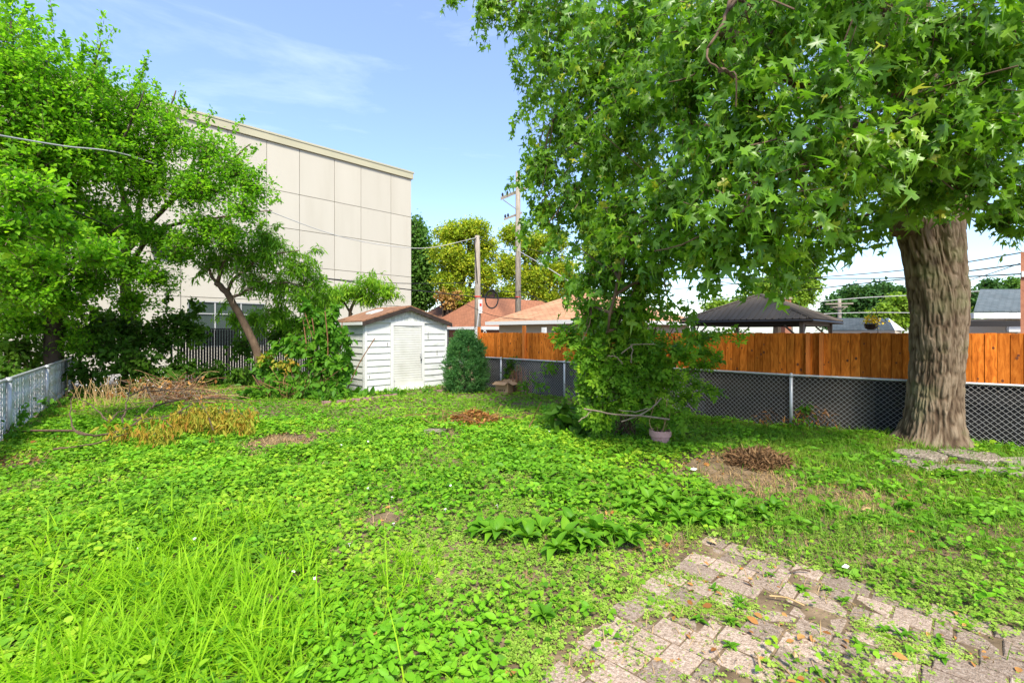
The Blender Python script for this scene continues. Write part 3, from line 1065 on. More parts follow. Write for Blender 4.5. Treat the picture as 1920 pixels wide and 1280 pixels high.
# ------------------------------------------------------------------ hip-roofed buildings
def hip_roof(o, a, b, la, lb, ze, zr, inset=None):
    """corner o, unit dirs a,b, lengths; ridge along the longer side"""
    mm = MB()
    P = lambda s, r, z: np.array([*(o[:2] + a[:2] * s + b[:2] * r), z])
    if lb >= la:
        ins = la / 2 if inset is None else inset
        r0, r1 = P(la / 2, ins, zr), P(la / 2, lb - ins, zr)
        c = [P(0, 0, ze), P(la, 0, ze), P(la, lb, ze), P(0, lb, ze)]
        fs = [(0, 1, 4), (1, 2, 5, 4), (2, 3, 5), (3, 0, 4, 5), (3, 2, 1, 0)]
    else:
        ins = lb / 2 if inset is None else inset
        r0, r1 = P(ins, lb / 2, zr), P(la - ins, lb / 2, zr)
        c = [P(0, 0, ze), P(la, 0, ze), P(la, lb, ze), P(0, lb, ze)]
        fs = [(3, 0, 4), (0, 1, 5, 4), (1, 2, 5), (2, 3, 4, 5), (3, 2, 1, 0)]
    cr_ = np.cross(np.append(a[:2], 0), np.append(b[:2], 0))[2]
    if cr_ < 0: fs = [f[::-1] for f in fs]
    mm.add(c + [r0, r1], fs)
    return mm


gc = at(1132, 599, 16.3)
gu, gv = U, V
gt = Thing('garage', v3(gc[:2], 0), 'beige sided garage with a tan shingle hip roof behind the orange fence', 'garage')
o = gt.part('roof', hip_roof(gc, gu, gv, 6.1, 8.0, 2.27, 3.62), M_['shingle_tan']); set_uvw(o)
m = MB()
m.box(v3(gc[:2], 2.12) - gu * 0.04 - gv * 0.04, gu * 6.18, gv * 0.05, (0, 0, 0.147))
m.box(v3(gc[:2], 2.12) - gu * 0.04 + gv * 0.012, gv * 8.0, gu * 0.05, (0, 0, 0.147))
gt.part('gutter', m, M_['white_trim'])
wm = MB(); wm.box(v3(gc[:2], 0) + gu * 0.4 + gv * 0.4, gu * 5.3, gv * 7.2, (0, 0, 2.2)); gt.part('wall', wm, M_['beige_siding'])
for i in range(9):
    for dr, ln, off in ((gu, 5.3, gv * 0.4), (gv, 7.2, gu * 0.4)):
        p0 = v3(gc[:2], 0.9 + i * 0.145)
        nrm = -gv if dr is gu else -gu
        m = MB()
        st = p0 + (gu * 0.4 + gv * 0.4)
        m.prism([st, st + nrm * 0.02, st + nrm * 0.004 + np.array([0, 0, 0.14]), st + np.array([0, 0, 0.14])], dr * ln)
        gt.part('siding_board', m, M_['beige_siding'])
m = MB(); m.box(at(1025, 625, 17.0), gu * 0.16, gv * -0.1, (0, 0, 0.22)); gt.part('lamp', m, M_['white_trim'])

hb = Thing('house', at(950, 623, 34) * np.array([1, 1, 0]), 'house with a reddish brown hip roof and white eaves beyond the alley', 'house')
hc = at(905, 612, 30)
o = hb.part('roof', hip_roof(hc, U * 1.0, V, 6.5, 12.0, 2.18, 4.4, 2.6), M_['shingle_brown']); set_uvw(o)
m = MB(); m.box(v3(hc[:2], 1.96) - U * 0.03 - V * 0.03, U * 6.6, V * 0.05, (0, 0, 0.22)); m.box(v3(hc[:2], 1.96) + V * 0.03 - U * 0.03, V * 12, U * 0.05, (0, 0, 0.22)); hb.part('eave', m, M_['white_trim'])
m = MB(); m.box(v3(hc[:2], 0) + U * 0.4 + V * 0.4, U * 5.7, V * 11.2, (0, 0, 2.0)); hb.part('wall', m, M_['brick_red'])
hd = Thing('house', at(800, 623, 42) * np.array([1, 1, 0]), 'house with a dark brown roof seen just right of the cream building', 'house')
hc = at(872, 604, 40)
o = hd.part('roof', hip_roof(hc, U * 1.0, V, 9.0, 12.0, 2.7, 6.2), M_['shingle_dark']); set_uvw(o)
m = MB(); m.box(v3(hc[:2], 0) + U * 0.5 + V * 0.5, U * 8, V * 11, (0, 0, 2.69)); hd.part('wall', m, M_['brick_red'])

# ------------------------------------------------------------------ gazebo
ga = math.radians(43)
gv2 = np.array([math.sin(ga), math.cos(ga), 0]); gu2 = np.array([-math.cos(ga), math.sin(ga), 0])
gz0 = at(1523, 597, 11.6)
EZ = gz0[2]; LA, LB = 3.35, 4.5
RZ = EZ + 0.78
gb = Thing('gazebo', v3(gz0[:2], 0), 'dark brown metal hip roofed gazebo standing behind the orange board fence', 'gazebo')
rm = hip_roof(gz0, gu2, gv2, LA, LB, EZ, RZ, 1.75)
ro = gb.part('roof', rm, M_['gazebo_roof'])


def rpt(s, r):      # height of the roof over plan point
    e = min(s, LA - s) / (LA / 2)
    e2 = min(r, LB - r) / 1.75
    return EZ + (RZ - EZ) * min(e, e2, 1)


def seam(s0, r0, s1, r1, wdt=0.018):
    P = lambda s, r: np.array([*(gz0[:2] + gu2[:2] * s + gv2[:2] * r), rpt(s, r) + 0.012])
    m_ = MB(); m_.tube([P(s0, r0), P(s1, r1)], wdt, 4); return m_


k = 0.12
while k < LA:        # the end facing the left eave line (r from 0)
    e = min(k, LA - k) / (LA / 2)
    gb.part('seam', seam(k, 0.0, k, 1.75 * e), M_['gazebo_roof'], parent=ro); k += 0.155
k = 0.12
while k < LB:
    e = min(1, min(k, LB - k) / 1.75)
    gb.part('seam', seam(0.0, k, LA / 2 * e, k), M_['gazebo_roof'], parent=ro); k += 0.155
for (s_, r_, s2, r2) in ((0, 0, LA / 2, 1.75), (LA, 0, LA / 2, 1.75), (0, LB, LA / 2, LB - 1.75), (LA / 2, 1.75, LA / 2, LB - 1.75)):
    gb.part('ridge_cap', seam(s_, r_, s2, r2, 0.035), M_['gazebo_roof'], parent=ro)
m = MB()
for (o2, dv, ln) in ((gz0, gu2, LA), (gz0, gv2, LB), (gz0 + gu2 * LA, gv2, LB), (gz0 + gv2 * LB, gu2, LA)):
    q = np.array([o2[0], o2[1], EZ - 0.05]); c2 = v3((gz0 + gu2 * LA / 2 + gv2 * LB / 2)[:2], 0)
    m.tube([q, q + dv * ln], 0.035, 4)
gb.part('eave_rail', m, M_['gazebo_frame'])
m = MB()
ins = 0.28
Q = [gz0 + gu2 * ins + gv2 * ins, gz0 + gu2 * (LA - ins) + gv2 * ins, gz0 + gu2 * (LA - ins) + gv2 * (LB - ins), gz0 + gu2 * ins + gv2 * (LB - ins)]
for i in range(4):
    a_, b_ = Q[i], Q[(i + 1) % 4]
    dv = norm((b_ - a_)[None])[0]
    pr = np.cross(dv, [0, 0, 1])
    m2 = MB(); m2.box(v3(a_[:2], EZ - 0.16), v3((b_ - a_)[:2], 0), pr * 0.05, (0, 0, 0.20))
    gb.part('beam', m2, M_['gazebo_fascia'] if i == 3 else M_['gazebo_frame'])
    m2 = MB(); m2.box(v3(a_[:2], 0) - dv * 0.05 - pr * 0.05, dv * 0.1, pr * 0.1, (0, 0, EZ - 0.05)); po = gb.part('post', m2, M_['gazebo_fascia'])
    for d2 in (dv, -norm((a_ - Q[i - 1])[None])[0]):
        m3 = MB(); m3.tube([v3(a_[:2], EZ - 0.55), v3((a_ + d2 * 0.4)[:2], EZ - 0.16)], 0.025, 4); gb.part('brace', m3, M_['gazebo_fascia'], parent=po)

# ------------------------------------------------------------------ other far buildings at right
hg = Thing('garage', at(1640, 623, 30) * np.array([1, 1, 0]), 'small far garage with a blue grey gable roof right of the gazebo', 'garage')
o0 = at(1700, 623, 28)
m = MB()
p = [at(1560, 619, 32), at(1678, 619, 27), at(1655, 596, 28.5), at(1560, 596, 33.5)]
m.prism(p, np.array([0.4, 0.8, -0.1]))
ro = hg.part('roof', m, M_['shingle_grey']); set_uvw(ro)
m = MB(); g1 = at(1678, 619, 27.02); g2 = at(1697, 619, 28); g3 = at(1658, 596, 28.4)
m.prism([g1, g2, g3 + np.array([0.25, 0, 0])], np.array([0.2, 0.5, 0])); hg.part('gable', m, M_['white_trim'])
m = MB(); m.box(v3(g1[:2], 0), v3((at(1560, 619, 32) - g1)[:2], 0), np.array([1.2, 1.0, 0]), (0, 0, g1[2] - 0.02)); hg.part('wall', m, M_['beige_siding'])

hr = Thing('house', at(1870, 623, 20) * np.array([1, 1, 0]), 'house with a grey shingle roof and white fascia right of the maple trunk', 'house')
m = MB(); a_, b_, c_, d_ = at(1826, 586, 20), at(1960, 586, 20), at(1960, 545, 23), at(1838, 545, 23)
m.prism([a_, b_, c_, d_], (0, 0, 0.08)); ro = hr.part('roof', m, M_['shingle_grey']); set_uvw(ro)
m = MB(); m.box(at(1826, 597, 19.98), at(1960, 597, 19.98) - at(1826, 597, 19.98), (0, 0.3, 0), (0, 0, 0.24)); hr.part('fascia', m, M_['white_trim'])
m = MB(); m.box(v3(at(1885, 0, 20.5)[:2], 0), (2.0, 0, 0), (0, 4, 0), (0, 0, at(0, 597, 20.5)[2])); hr.part('wall', m, M_['beige_siding'])
m = MB(); q = at(1892, 622, 20.35); m.box(q, (0.55, 0, 0), (0, 0.1, 0), (0, 0, 0.4)); hr.part('window', m, M_['white_trim'])
m = MB(); m.box(at(1808, 612, 18), (2.5, 0, 0), (0, 0.2, 0), (0, 0, 0.22)); hr.part('porch_beam', m, M_['gazebo_frame'])
br = Thing('brick_house', v3(at(1914, 0, 10)[:2], 0), 'red brick house wall cut off by the right edge behind the fence', 'house')
q = v3(at(1913.5, 0, 10.2)[:2], 0)
m = MB(); m.box(q, (4, -0.6, 0), (5.8, 5, 0), (0, 0, 3.55)); br.part('wall', m, M_['brick_red'])
m = MB(); m.box(q + np.array([-0.03, -0.05, 3.0]), (0.5, -0.08, 0), (0.1, 0.1, 0), (0, 0, 0.12)); br.part('sill', m, M_['white_trim'])

# brick chimney behind gazebo
ck = Thing('chimney', at(1477, 570, 26), 'short red brick chimney showing above the gazebo roof', 'chimney')
m = MB(); q = at(1472, 575, 26); m.box(np.array([q[0], q[1], 0.0]), (0.34, 0, 0), (0, 0.4, 0), (0, 0, q[2] + 0.42)); ck.part('stack', m, M_['brick_red'])
m = MB(); m.box(np.array([q[0] - 0.04, q[1] - 0.04, q[2] + 0.42]), (0.42, 0, 0), (0, 0.48, 0), (0, 0, 0.1)); ck.part('cap', m, M_['slab'])

# hanging flower basket behind the fence
hk = at(1633, 612, 8.6)
hkt = Thing('hanging_basket', hk, 'black hanging basket of yellow flowers just above the orange fence', 'flower basket')
m = MB(); m.tube([hk + np.array([0, 0, -0.06]), hk + np.array([0, 0, -0.03]), hk + np.array([0, 0, 0.05])], [0.05, 0.09, 0.11], 12); hkt.part('basket', m, M_['black_metal'])
n = 120
c = hk + np.array([0, 0, 0.10]) + RNG.normal(0, 1, (n, 3)) * np.array([0.07, 0.06, 0.045])
hkt.big('flowers', place(T_QUAD, c, RNG.normal(0, 1, (n, 3)), RNG.normal(0, 1, (n, 3)), np.full(n, 0.05), RNG.random(n)), M_['yellow_flower'], kind='stuff')
m = MB()
for an in range(3):
    m.tube([hk + np.array([0.1 * math.cos(an * 2.1), 0.1 * math.sin(an * 2.1), 0.05]), hk + np.array([0, 0, 0.32])], 0.003, 3)
m.tube([hk + np.array([0.0, 0, 0.32]), hk + np.array([0.03, 0.02, 0.36]), hk + np.array([0.12, 0.05, 0.34]), hk + np.array([0.19, 0.08, 0.2]), hk + np.array([0.19, 0.08, -1.75])], 0.006, 5)
hkt.part('hanger', m, M_['black_metal'])

# ------------------------------------------------------------------ utility poles and cables
def pole(px, d, top_py, r0, r1, label, base=0.0):
    b = at(px, HZ, d); b[2] = 0
    tp = at(px, top_py, d)
    t_ = Thing('utility_pole', b, label, 'pole')
    m_ = MB(); m_.tube([b, b * 0.5 + tp * 0.5 + np.array([0.02, 0, 0]), tp], [r0, (r0 + r1) / 2, r1], 12)
    t_.part('shaft', m_, M_['pole_wood'], smooth=True)
    return t_


p1 = pole(895, 25, 442, 0.19, 0.13, 'short weathered utility pole with a coiled cable left of the taller pole')
m = MB(); m.box(at(897, 587, 24.8), (0.20, 0, 0), (0, 0.14, 0), (0, 0, 0.72)); p1.part('box', m, M_['white_trim'])
m = MB(); m.box(at(899, 574, 24.79), (0.12, 0, 0), (0, 0.004, 0), (0, 0, 0.16)); p1.part('tag', m, M_['red_tape'])
m = MB(); q = at(895, 556, 25); m.tube([q - np.array([0, 0, 0.03]), q + np.array([0, 0, 0.03])], 0.185, 12); p1.part('band', m, M_['red_tape'])
m = MB(); m.tube(curve([at(893, 445, 24.8), at(889, 455, 24.7), at(891, 470, 24.8), at(895, 530, 24.8)], 14), 0.025, 5); p1.part('riser', m, M_['cable_black'])
m = MB(); m.tube([at(898, 585, 24.85), at(893, 625, 24.85)], 0.04, 6); p1.part('conduit', m, M_['galv'])
p2 = pole(971, 30, 322, 0.20, 0.15, 'tall weathered utility pole with crossarms beside the maple foliage')
for (a_, b_, r_) in (((940, 372, 29.0), (992, 350, 31.6), 0.10), ((946, 411, 29.4), (978, 399, 30.6), 0.07)):
    m = MB(); a2, b2 = at(*a_), at(*b_); dv = norm((b2 - a2)[None])[0]; sd = np.cross(dv, [0, 0, 1])
    m.box(a2 - sd * 0.06 - np.array([0, 0, r_]), b2 - a2, sd * 0.12, (0, 0, 2 * r_)); arm = p2.part('crossarm', m, M_['pole_wood'])
    for q_ in (0.04, 0.2, 0.75):
        i0 = a2 + (b2 - a2) * q_ + np.array([0, 0, r_])
        m = MB(); m.tube([i0, i0 + np.array([0, 0, 0.06]), i0 + np.array([0, 0, 0.16]), i0 + np.array([0, 0, 0.22])], [0.03, 0.07, 0.06, 0.02], 8); p2.part('insulator', m, M_['cable_black'], parent=arm)
m = MB(); m.tube([at(944, 375, 29.2), at(968, 392, 29.9)], 0.03, 5); p2.part('brace', m, M_['galv'])
m = MB(); q = at(971, 557, 30); m.tube([q - np.array([0, 0, 0.025]), q + np.array([0, 0, 0.025])], 0.195, 12); p2.part('band', m, M_['red_tape'])
p3 = pole(1574, 55, 560, 0.22, 0.17, 'small far utility pole with crossarms in front of the dark trees')
for (y_, hw) in ((571, 26), (577, 16)):
    m = MB(); m.box(at(1574 - hw, y_, 55), at(1574 + hw, y_ - 1, 54) - at(1574 - hw, y_, 55), (0, 0.15, 0), (0, 0, 0.16)); p3.part('crossarm', m, M_['pole_wood'])
for sg in (-1, 1):
    m = MB(); m.tube([at(1574, 585, 54.9), at(1574 + 15 * sg, 574, 54.9)], 0.04, 4); p3.part('brace', m, M_['pole_wood'])
p4 = pole(1483, 60, 525, 0.22, 0.17, 'far thin utility pole rising behind the brick chimney')
m = MB(); m.box(at(1462, 541, 60), at(1505, 533, 60) - at(1462, 541, 60), (0, 0.15, 0), (0, 0, 0.2)); p4.part('crossarm', m, M_['pole_wood'])


def cable(ctrl, r, label, mat='cable_black', group=None, n=40):
    pts = curve([at(*c_) for c_ in ctrl], n)
    m_ = MB(); m_.tube(pts - pts[0], r, 5)
    o_ = link('cable', m_.mesh('cable'), M_[mat]); o_.location = pts[0]
    tag(o_, label, 'cable', group)


cable([(-70, 238, 6.5), (0, 254, 8), (120, 274, 9.8), (240, 291, 11.6), (390, 346, 14.2), (520, 402, 17.5), (640, 444, 20), (740, 462, 22), (810, 464, 23.4), (892, 446, 24.9)], 0.016, 'pale twisted service cable crossing the left tree and sagging to the short pole', 'cable_grey', n=60)
cable([(-60, 290, 6.5), (0, 322, 7.5), (135, 394, 10), (300, 455, 14), (560, 515, 19), (745, 531, 22), (893, 530, 24.9)], 0.017, 'upper black cable passing above the shed to the short pole')
cable([(380, 500, 15), (600, 521, 19), (750, 541, 22), (893, 557, 24.9)], 0.026, 'lower thick black cable passing above the shed to the short pole')
cable([(897, 557, 24.9), (935, 559, 27), (972, 558, 30)], 0.035, 'thick black cable strung between the two near poles')
cable([(897, 532, 24.9), (935, 545, 27.5), (972, 548, 30)], 0.02, 'thin black cable sagging between the two near poles above the thick one')
cable([(899, 446, 24.9), (940, 468, 27), (972, 462, 30)], 0.018, 'short wire from the short pole top to the tall pole')
cable([(972, 470, 29.9), (1040, 510, 24), (1110, 556, 20)], 0.022, 'pale guy wire slanting down right from the tall pole', 'cable_grey')
cable([(972, 545, 29.9), (1025, 566, 26), (1090, 590, 22)], 0.022, 'dark wire slanting from the tall pole across the brown roof')
cable([(972, 463, 29.9), (1100, 488, 32), (1400, 535, 38), (1480, 540, 59)], 0.025, 'thin wire running from the tall pole behind the maple')
cable([(850, 558, 25), (920, 590, 21), (1010, 601, 18.5)], 0.012, 'thin wire drooping to the tan garage gutter')
cable([(1200, 548, 26), (1400, 530, 20), (1560, 518, 16), (1690, 507, 14), (1808, 492, 12.3), (1925, 472, 11)], 0.014, 'highest of the wires crossing behind the maple trunk')
cable([(1200, 520, 26), (1400, 521, 20), (1560, 522, 16), (1690, 521, 14), (1808, 509, 12.3), (1925, 494, 11)], 0.016, 'second highest of the wires crossing behind the maple trunk')
cable([(1200, 575, 26), (1400, 556, 20), (1560, 538, 16), (1690, 524, 14), (1808, 519, 12.3), (1925, 513, 11)], 0.016, 'third highest of the wires crossing behind the maple trunk')
cable([(1808, 528, 13), (1860, 512, 12), (1912, 494, 11)], 0.010, 'thin wire rising to the brick house right of the maple trunk')
cable([(1530, 566, 40), (1620, 558, 40), (1720, 553, 40), (1850, 545, 40)], 0.03, 'pale far wire in front of the dark trees', 'cable_grey')
cable([(1500, 590, 40), (1620, 586, 40), (1760, 587, 40)], 0.03, 'lower pale far wire in front of the dark trees', 'cable_grey')

ccl = Thing('cable_coil', at(922, 558, 26), 'coiled black cable loop hanging between the two near poles', 'cable')
m = MB()
for k in range(3):
    rr_ = 0.40 - 0.02 * k
    m.tube([at(922, 561, 26) + np.array([rr_ * 0.92 * math.cos(an), 0.03 * k, rr_ * 1.3 * math.sin(an)]) for an in np.linspace(0, 2 * PI, 28)], 0.02, 5, cap=False)
ccl.part('coil', m, M_['cable_black'])

# ------------------------------------------------------------------ the maple
rng = np.random.default_rng(21)
TD = 7.2
mt = Thing('maple_tree', at(1755, HZ, TD) * np.array([1, 1, 0]), 'big old maple with a thick shaggy trunk and low spreading branches at right', 'tree')
prof = [(395, 1664, 1806), (430, 1672, 1808), (470, 1684, 1812), (540, 1694, 1817), (600, 1701, 1819), (660, 1703, 1815), (740, 1699, 1809), (790, 1691, 1811), (815, 1684, 1816), (835, 1672, 1824), (860, 1655, 1840)]
zc = np.array([H + (HZ - y) / F * TD for y, _, _ in prof])[::-1]
xc = np.array([((l + r) / 2 - 960) / F * TD for _, l, r in prof])[::-1]
rc = np.array([(r - l) / 2 / F * TD for _, l, r in prof])[::-1]
nz_, nth = 270, 260
zz = np.linspace(zc[0], zc[-1], nz_)
cx = np.interp(zz, zc, xc); rr = np.interp(zz, zc, rc) * 0.70
th = np.linspace(0, 2 * PI, nth, endpoint=False)
ZZ, TH = np.meshgrid(zz, th, indexing='ij')
CX = cx[:, None]; RR = rr[:, None]
ca, sa = np.cos(TH), np.sin(TH)
flare = np.exp(-(ZZ - zc[0]) / 0.25)
RB = RR * (1 + flare * (0.48 + 0.26 * np.cos(TH * 5 + 1)) + 0.03 * np.sin(TH * 3 + ZZ * 1.3))
# shaggy bark: long vertical plates
wx = 0.5 * (vnoise(ca * 3 + 9, sa * 3, ZZ * 2.2) - 0.5)
K1 = 5.6
pl = vnoise(ca * K1 + wx * 3 + 30, sa * K1 + 30, ZZ * 2.4 + wx * 3)
plb = vnoise(ca * 12 + wx * 5 + 60, sa * 12 + 60, ZZ * 5.5 + 5)
pl2 = vnoise(ca * 17 + 90, sa * 17 + 90, ZZ * 11.0)
r1_ = np.clip(np.abs(pl - 0.5) * 5.5, 0, 1); r2_ = np.clip(np.abs(plb - 0.5) * 4.5, 0, 1)
bark = 0.016 * r1_ + 0.017 * r2_ + 0.014 * pl2
RB = RB + bark - 0.02
# a burl on the right
RB += 0.06 * np.exp(-(((TH - 0.1 + PI) % (2 * PI) - PI) ** 2) / 0.25 - (ZZ - 2.35) ** 2 / 0.05)
# hollow between the two stems near the top, on the left front
RB -= 0.10 * np.exp(-(((TH + 2.0 + PI) % (2 * PI) - PI) ** 2) / 0.10) * np.clip((ZZ - 2.55) / 0.6, 0, 1)
Vt = np.stack([CX + RB * ca, TD + RB * sa, ZZ], -1).reshape(-1, 3)
ii = np.arange(nz_ * nth).reshape(nz_, nth); jj = np.roll(ii, -1, 1)
a_, b_, c_, d_ = ii[:-1].ravel(), jj[:-1].ravel(), jj[1:].ravel(), ii[1:].ravel()
tri = np.vstack([np.stack([a_, b_, c_], 1), np.stack([a_, c_, d_], 1)])
# maple bark material: plate colour from height above the furrows
m, t_, b, N, Lk = nodes('maple_bark')
at_ = N('ShaderNodeAttribute'); at_.attribute_name = 'var'
r = N('ShaderNodeValToRGB'); e = r.color_ramp.elements
e[0].position = 0.0; e[0].color = (0.050, 0.032, 0.021, 1); e[1].position = 1.0; e[1].color = (0.23, 0.175, 0.120, 1)
x = e.new(0.35); x.color = (0.110, 0.076, 0.048, 1)
Lk(at_.outputs['Fac'], r.inputs['Fac'])
tcn = N('ShaderNodeTexCoord'); n1 = N('ShaderNodeTexNoise'); n1.inputs['Scale'].default_value = 2.2; n1.inputs['Detail'].default_value = 7
Lk(tcn.outputs['Object'], n1.inputs['Vector'])
r2 = N('ShaderNodeValToRGB'); r2.color_ramp.elements[0].position = 0.52; r2.color_ramp.elements[1].position = 0.72
Lk(n1.outputs['Fac'], r2.inputs['Fac'])
mxx = N('ShaderNodeMix'); mxx.data_type = 'RGBA'; mxx.inputs[7].default_value = (0.17, 0.185, 0.085, 1)
ml = N('ShaderNodeMath'); ml.operation = 'MULTIPLY'; ml.inputs[1].default_value = 0.6
Lk(r2.outputs['Color'], ml.inputs[0]); Lk(ml.outputs[0], mxx.inputs[0]); Lk(r.outputs['Color'], mxx.inputs[6])
Lk(mxx.outputs[2], b.inputs['Base Color']); b.inputs['Roughness'].default_value = 0.95; b.inputs['Specular IOR Level'].default_value = 0.1
n3 = N('ShaderNodeTexNoise'); n3.inputs['Scale'].default_value = 35; n3.inputs['Detail'].default_value = 6
mpn = N('ShaderNodeMapping'); mpn.inputs['Scale'].default_value = (1, 1, 0.3)
Lk(tcn.outputs['Object'], mpn.inputs['Vector']); Lk(mpn.outputs[0], n3.inputs['Vector'])
bpn = N('ShaderNodeBump'); bpn.inputs['Strength'].default_value = 0.7; bpn.inputs['Distance'].default_value = 0.02
Lk(n3.outputs['Fac'], bpn.inputs['Height']); Lk(bpn.outputs[0], b.inputs['Normal'])
M_['maple_bark'] = m
bv = np.clip((bark - 0.010) / 0.030, 0, 1) * 0.85 + 0.15 * pl2
mt.big('trunk', (Vt, tri, bv.ravel()), m, smooth=True)

FK = at(1735, 400, TD)
lm = MB()
limbs = []
for ctrl, r0, r1 in (
    ([at(1700, 430, 7.2), at(1672, 350, 7.0), at(1600, 250, 6.3), at(1470, 130, 5.6), at(1330, 40, 5.6)], 0.22, 0.05),
    ([at(1745, 430, 7.2), at(1740, 300, 7.3), at(1725, 150, 7.4), at(1700, -150, 7.6), at(1680, -500, 7.8)], 0.34, 0.14),
    ([at(1780, 430, 7.2), at(1800, 300, 7.2), at(1860, 160, 6.6), at(1960, 0, 6.0), at(2100, -150, 5.8)], 0.20, 0.06),
    ([at(1690, 330, 7.0), at(1560, 300, 7.2), at(1380, 260, 7.6), at(1200, 190, 8.0), at(1050, 130, 8.6)], 0.14, 0.03),
    ([at(1720, 250, 7.3), at(1650, 80, 6.0), at(1600, -60, 4.8), at(1560, -200, 4.0)], 0.15, 0.04),
    ([at(1560, 300, 7.2), at(1430, 330, 6.6), at(1300, 360, 6.4), at(1180, 460, 6.8), at(1140, 620, 7.2)], 0.08, 0.02),
    ([at(1620, 270, 6.4), at(1520, 260, 5.4), at(1440, 300, 4.8), at(1390, 400, 4.7)], 0.07, 0.015),
    ([at(1740, 60, 7.4), at(1500, -80, 7.6), at(1250, -60, 8.2), at(1040, -20, 8.8)], 0.13, 0.03),
    ([at(1735, 200, 7.3), at(1780, 120, 9), at(1820, 40, 11)], 0.12, 0.03),
    ([at(1700, 400, 7.2), at(1640, 420, 7.6), at(1570, 400, 8.4), at(1480, 330, 9)], 0.06, 0.02),
    ([at(1640, 420, 7.5), at(1610, 412, 7.2), at(1540, 425, 6.6)], 0.03, 0.012),
    ([at(1400, -40, 5.2), at(1368, 10, 4.9), at(1345, 65, 4.7), at(1324, 105, 4.6), at(1350, 132, 4.5)], 0.022, 0.008),
):
    limbs.append(limb(lm, ctrl, r0, r1, 24, 9, 0.012))
mt.part('limb', lm, M_['bark_brown'], smooth=True)

# foliage masses
BL = [
    # left outer curtain
    (1030, 120, 8.8, 0.62, 0.9, 0.9), (1060, 250, 8.6, 0.75, 0.9, 0.9), (925, 10, 9.2, 0.42, 0.5, 0.55), (985, 30, 9.2, 0.5, 0.6, 0.5),
    (1050, 30, 8.8, 0.8, 0.9, 0.6), (1015, 330, 8.4, 0.42, 0.7, 0.75), (1080, 380, 8.2, 0.6, 0.8, 0.65), (1110, 150, 8.0, 0.9, 1.0, 1.2),
    (1140, 300, 7.6, 0.8, 0.9, 0.9), (1200, 60, 7.6, 1.0, 1.0, 0.9), (1190, 200, 7.2, 0.9, 0.9, 0.9), (1160, 420, 7.2, 0.55, 0.7, 0.7),
    (1020, 400, 8.4, 0.35, 0.5, 0.35),
    # drooping end into the rose
    (1150, 520, 7.4, 0.45, 0.5, 0.8), (1120, 600, 8.9, 0.40, 0.45, 0.6), (1200, 560, 7.4, 0.55, 0.5, 0.7), (1185, 650, 8.9, 0.55, 0.5, 0.55),
    (1115, 670, 8.9, 0.35, 0.4, 0.4), (1110, 520, 7.6, 0.36, 0.4, 0.5), (1180, 600, 7.7, 0.5, 0.4, 0.42), (1105, 595, 7.8, 0.32, 0.35, 0.4), (1220, 510, 7.2, 0.4, 0.4, 0.5),
    # middle
    (1260, 380, 6.4, 0.8, 0.8, 0.8), (1250, 470, 6.4, 0.7, 0.7, 0.55), (1300, 180, 6.2, 0.9, 0.9, 0.9), (1330, 60, 6.0, 0.9, 0.9, 0.7),
    (1350, 300, 5.2, 0.7, 0.7, 0.65), (1380, 420, 5.0, 0.55, 0.6, 0.42), (1330, 470, 5.4, 0.45, 0.5, 0.3), (1440, 460, 5.2, 0.4, 0.5, 0.26),
    (1500, 490, 5.8, 0.25, 0.3, 0.22), (1450, 380, 4.6, 0.45, 0.5, 0.34), (1420, 190, 4.8, 0.55, 0.6, 0.55), (1480, 300, 4.6, 0.5, 0.5, 0.4),
    (1550, 400, 5.2, 0.45, 0.5, 0.34), (1590, 440, 5.8, 0.3, 0.4, 0.26), (1570, 160, 4.2, 0.4, 0.5, 0.38), (1620, 300, 4.8, 0.5, 0.6, 0.5),
    (1450, 60, 4.8, 0.6, 0.6, 0.5), (1600, 40, 4.6, 0.6, 0.6, 0.5), (1690, 130, 5.0, 0.6, 0.6, 0.55), (1700, 280, 5.2, 0.5, 0.6, 0.5),
    (1710, 370, 5.8, 0.42, 0.4, 0.32), (1760, 220, 4.8, 0.5, 0.5, 0.5), (1780, 340, 5.6, 0.45, 0.5, 0.36), (1770, 70, 5.0, 0.6, 0.7, 0.6),
    (1850, 260, 4.8, 0.45, 0.5, 0.42), (1840, 360, 5.2, 0.40, 0.4, 0.28), (1880, 120, 4.8, 0.6, 0.6, 0.6), (1930, 240, 5.0, 0.5, 0.5, 0.5), (1960, 330, 5.2, 0.4, 0.5, 0.35),
    (1890, 405, 5.6, 0.22, 0.3, 0.2), (1700, 400, 6.6, 0.5, 0.2, 0.22), (1780, 395, 6.5, 0.5, 0.2, 0.2),
    # behind the trunk, seen through gaps
    (1300, 250, 9.5, 1.5, 1.2, 1.6), (1480, 200, 9.5, 1.6, 1.3, 1.7), (1600, 330, 9.2, 1.0, 0.9, 0.9), (1650, 120, 9.5, 1.6, 1.4, 1.6),
    (1850, 150, 9.5, 1.8, 1.4, 1.6), (1850, 330, 9.5, 0.9, 0.9, 0.6), (1400, 60, 9.5, 1.7, 1.4, 1.2), (1200, 330, 9.5, 1.0, 1.0, 1.0), (1420, 400, 8.5, 0.8, 0.8, 0.6), (1560, 430, 8.5, 0.7, 0.7, 0.45),
]
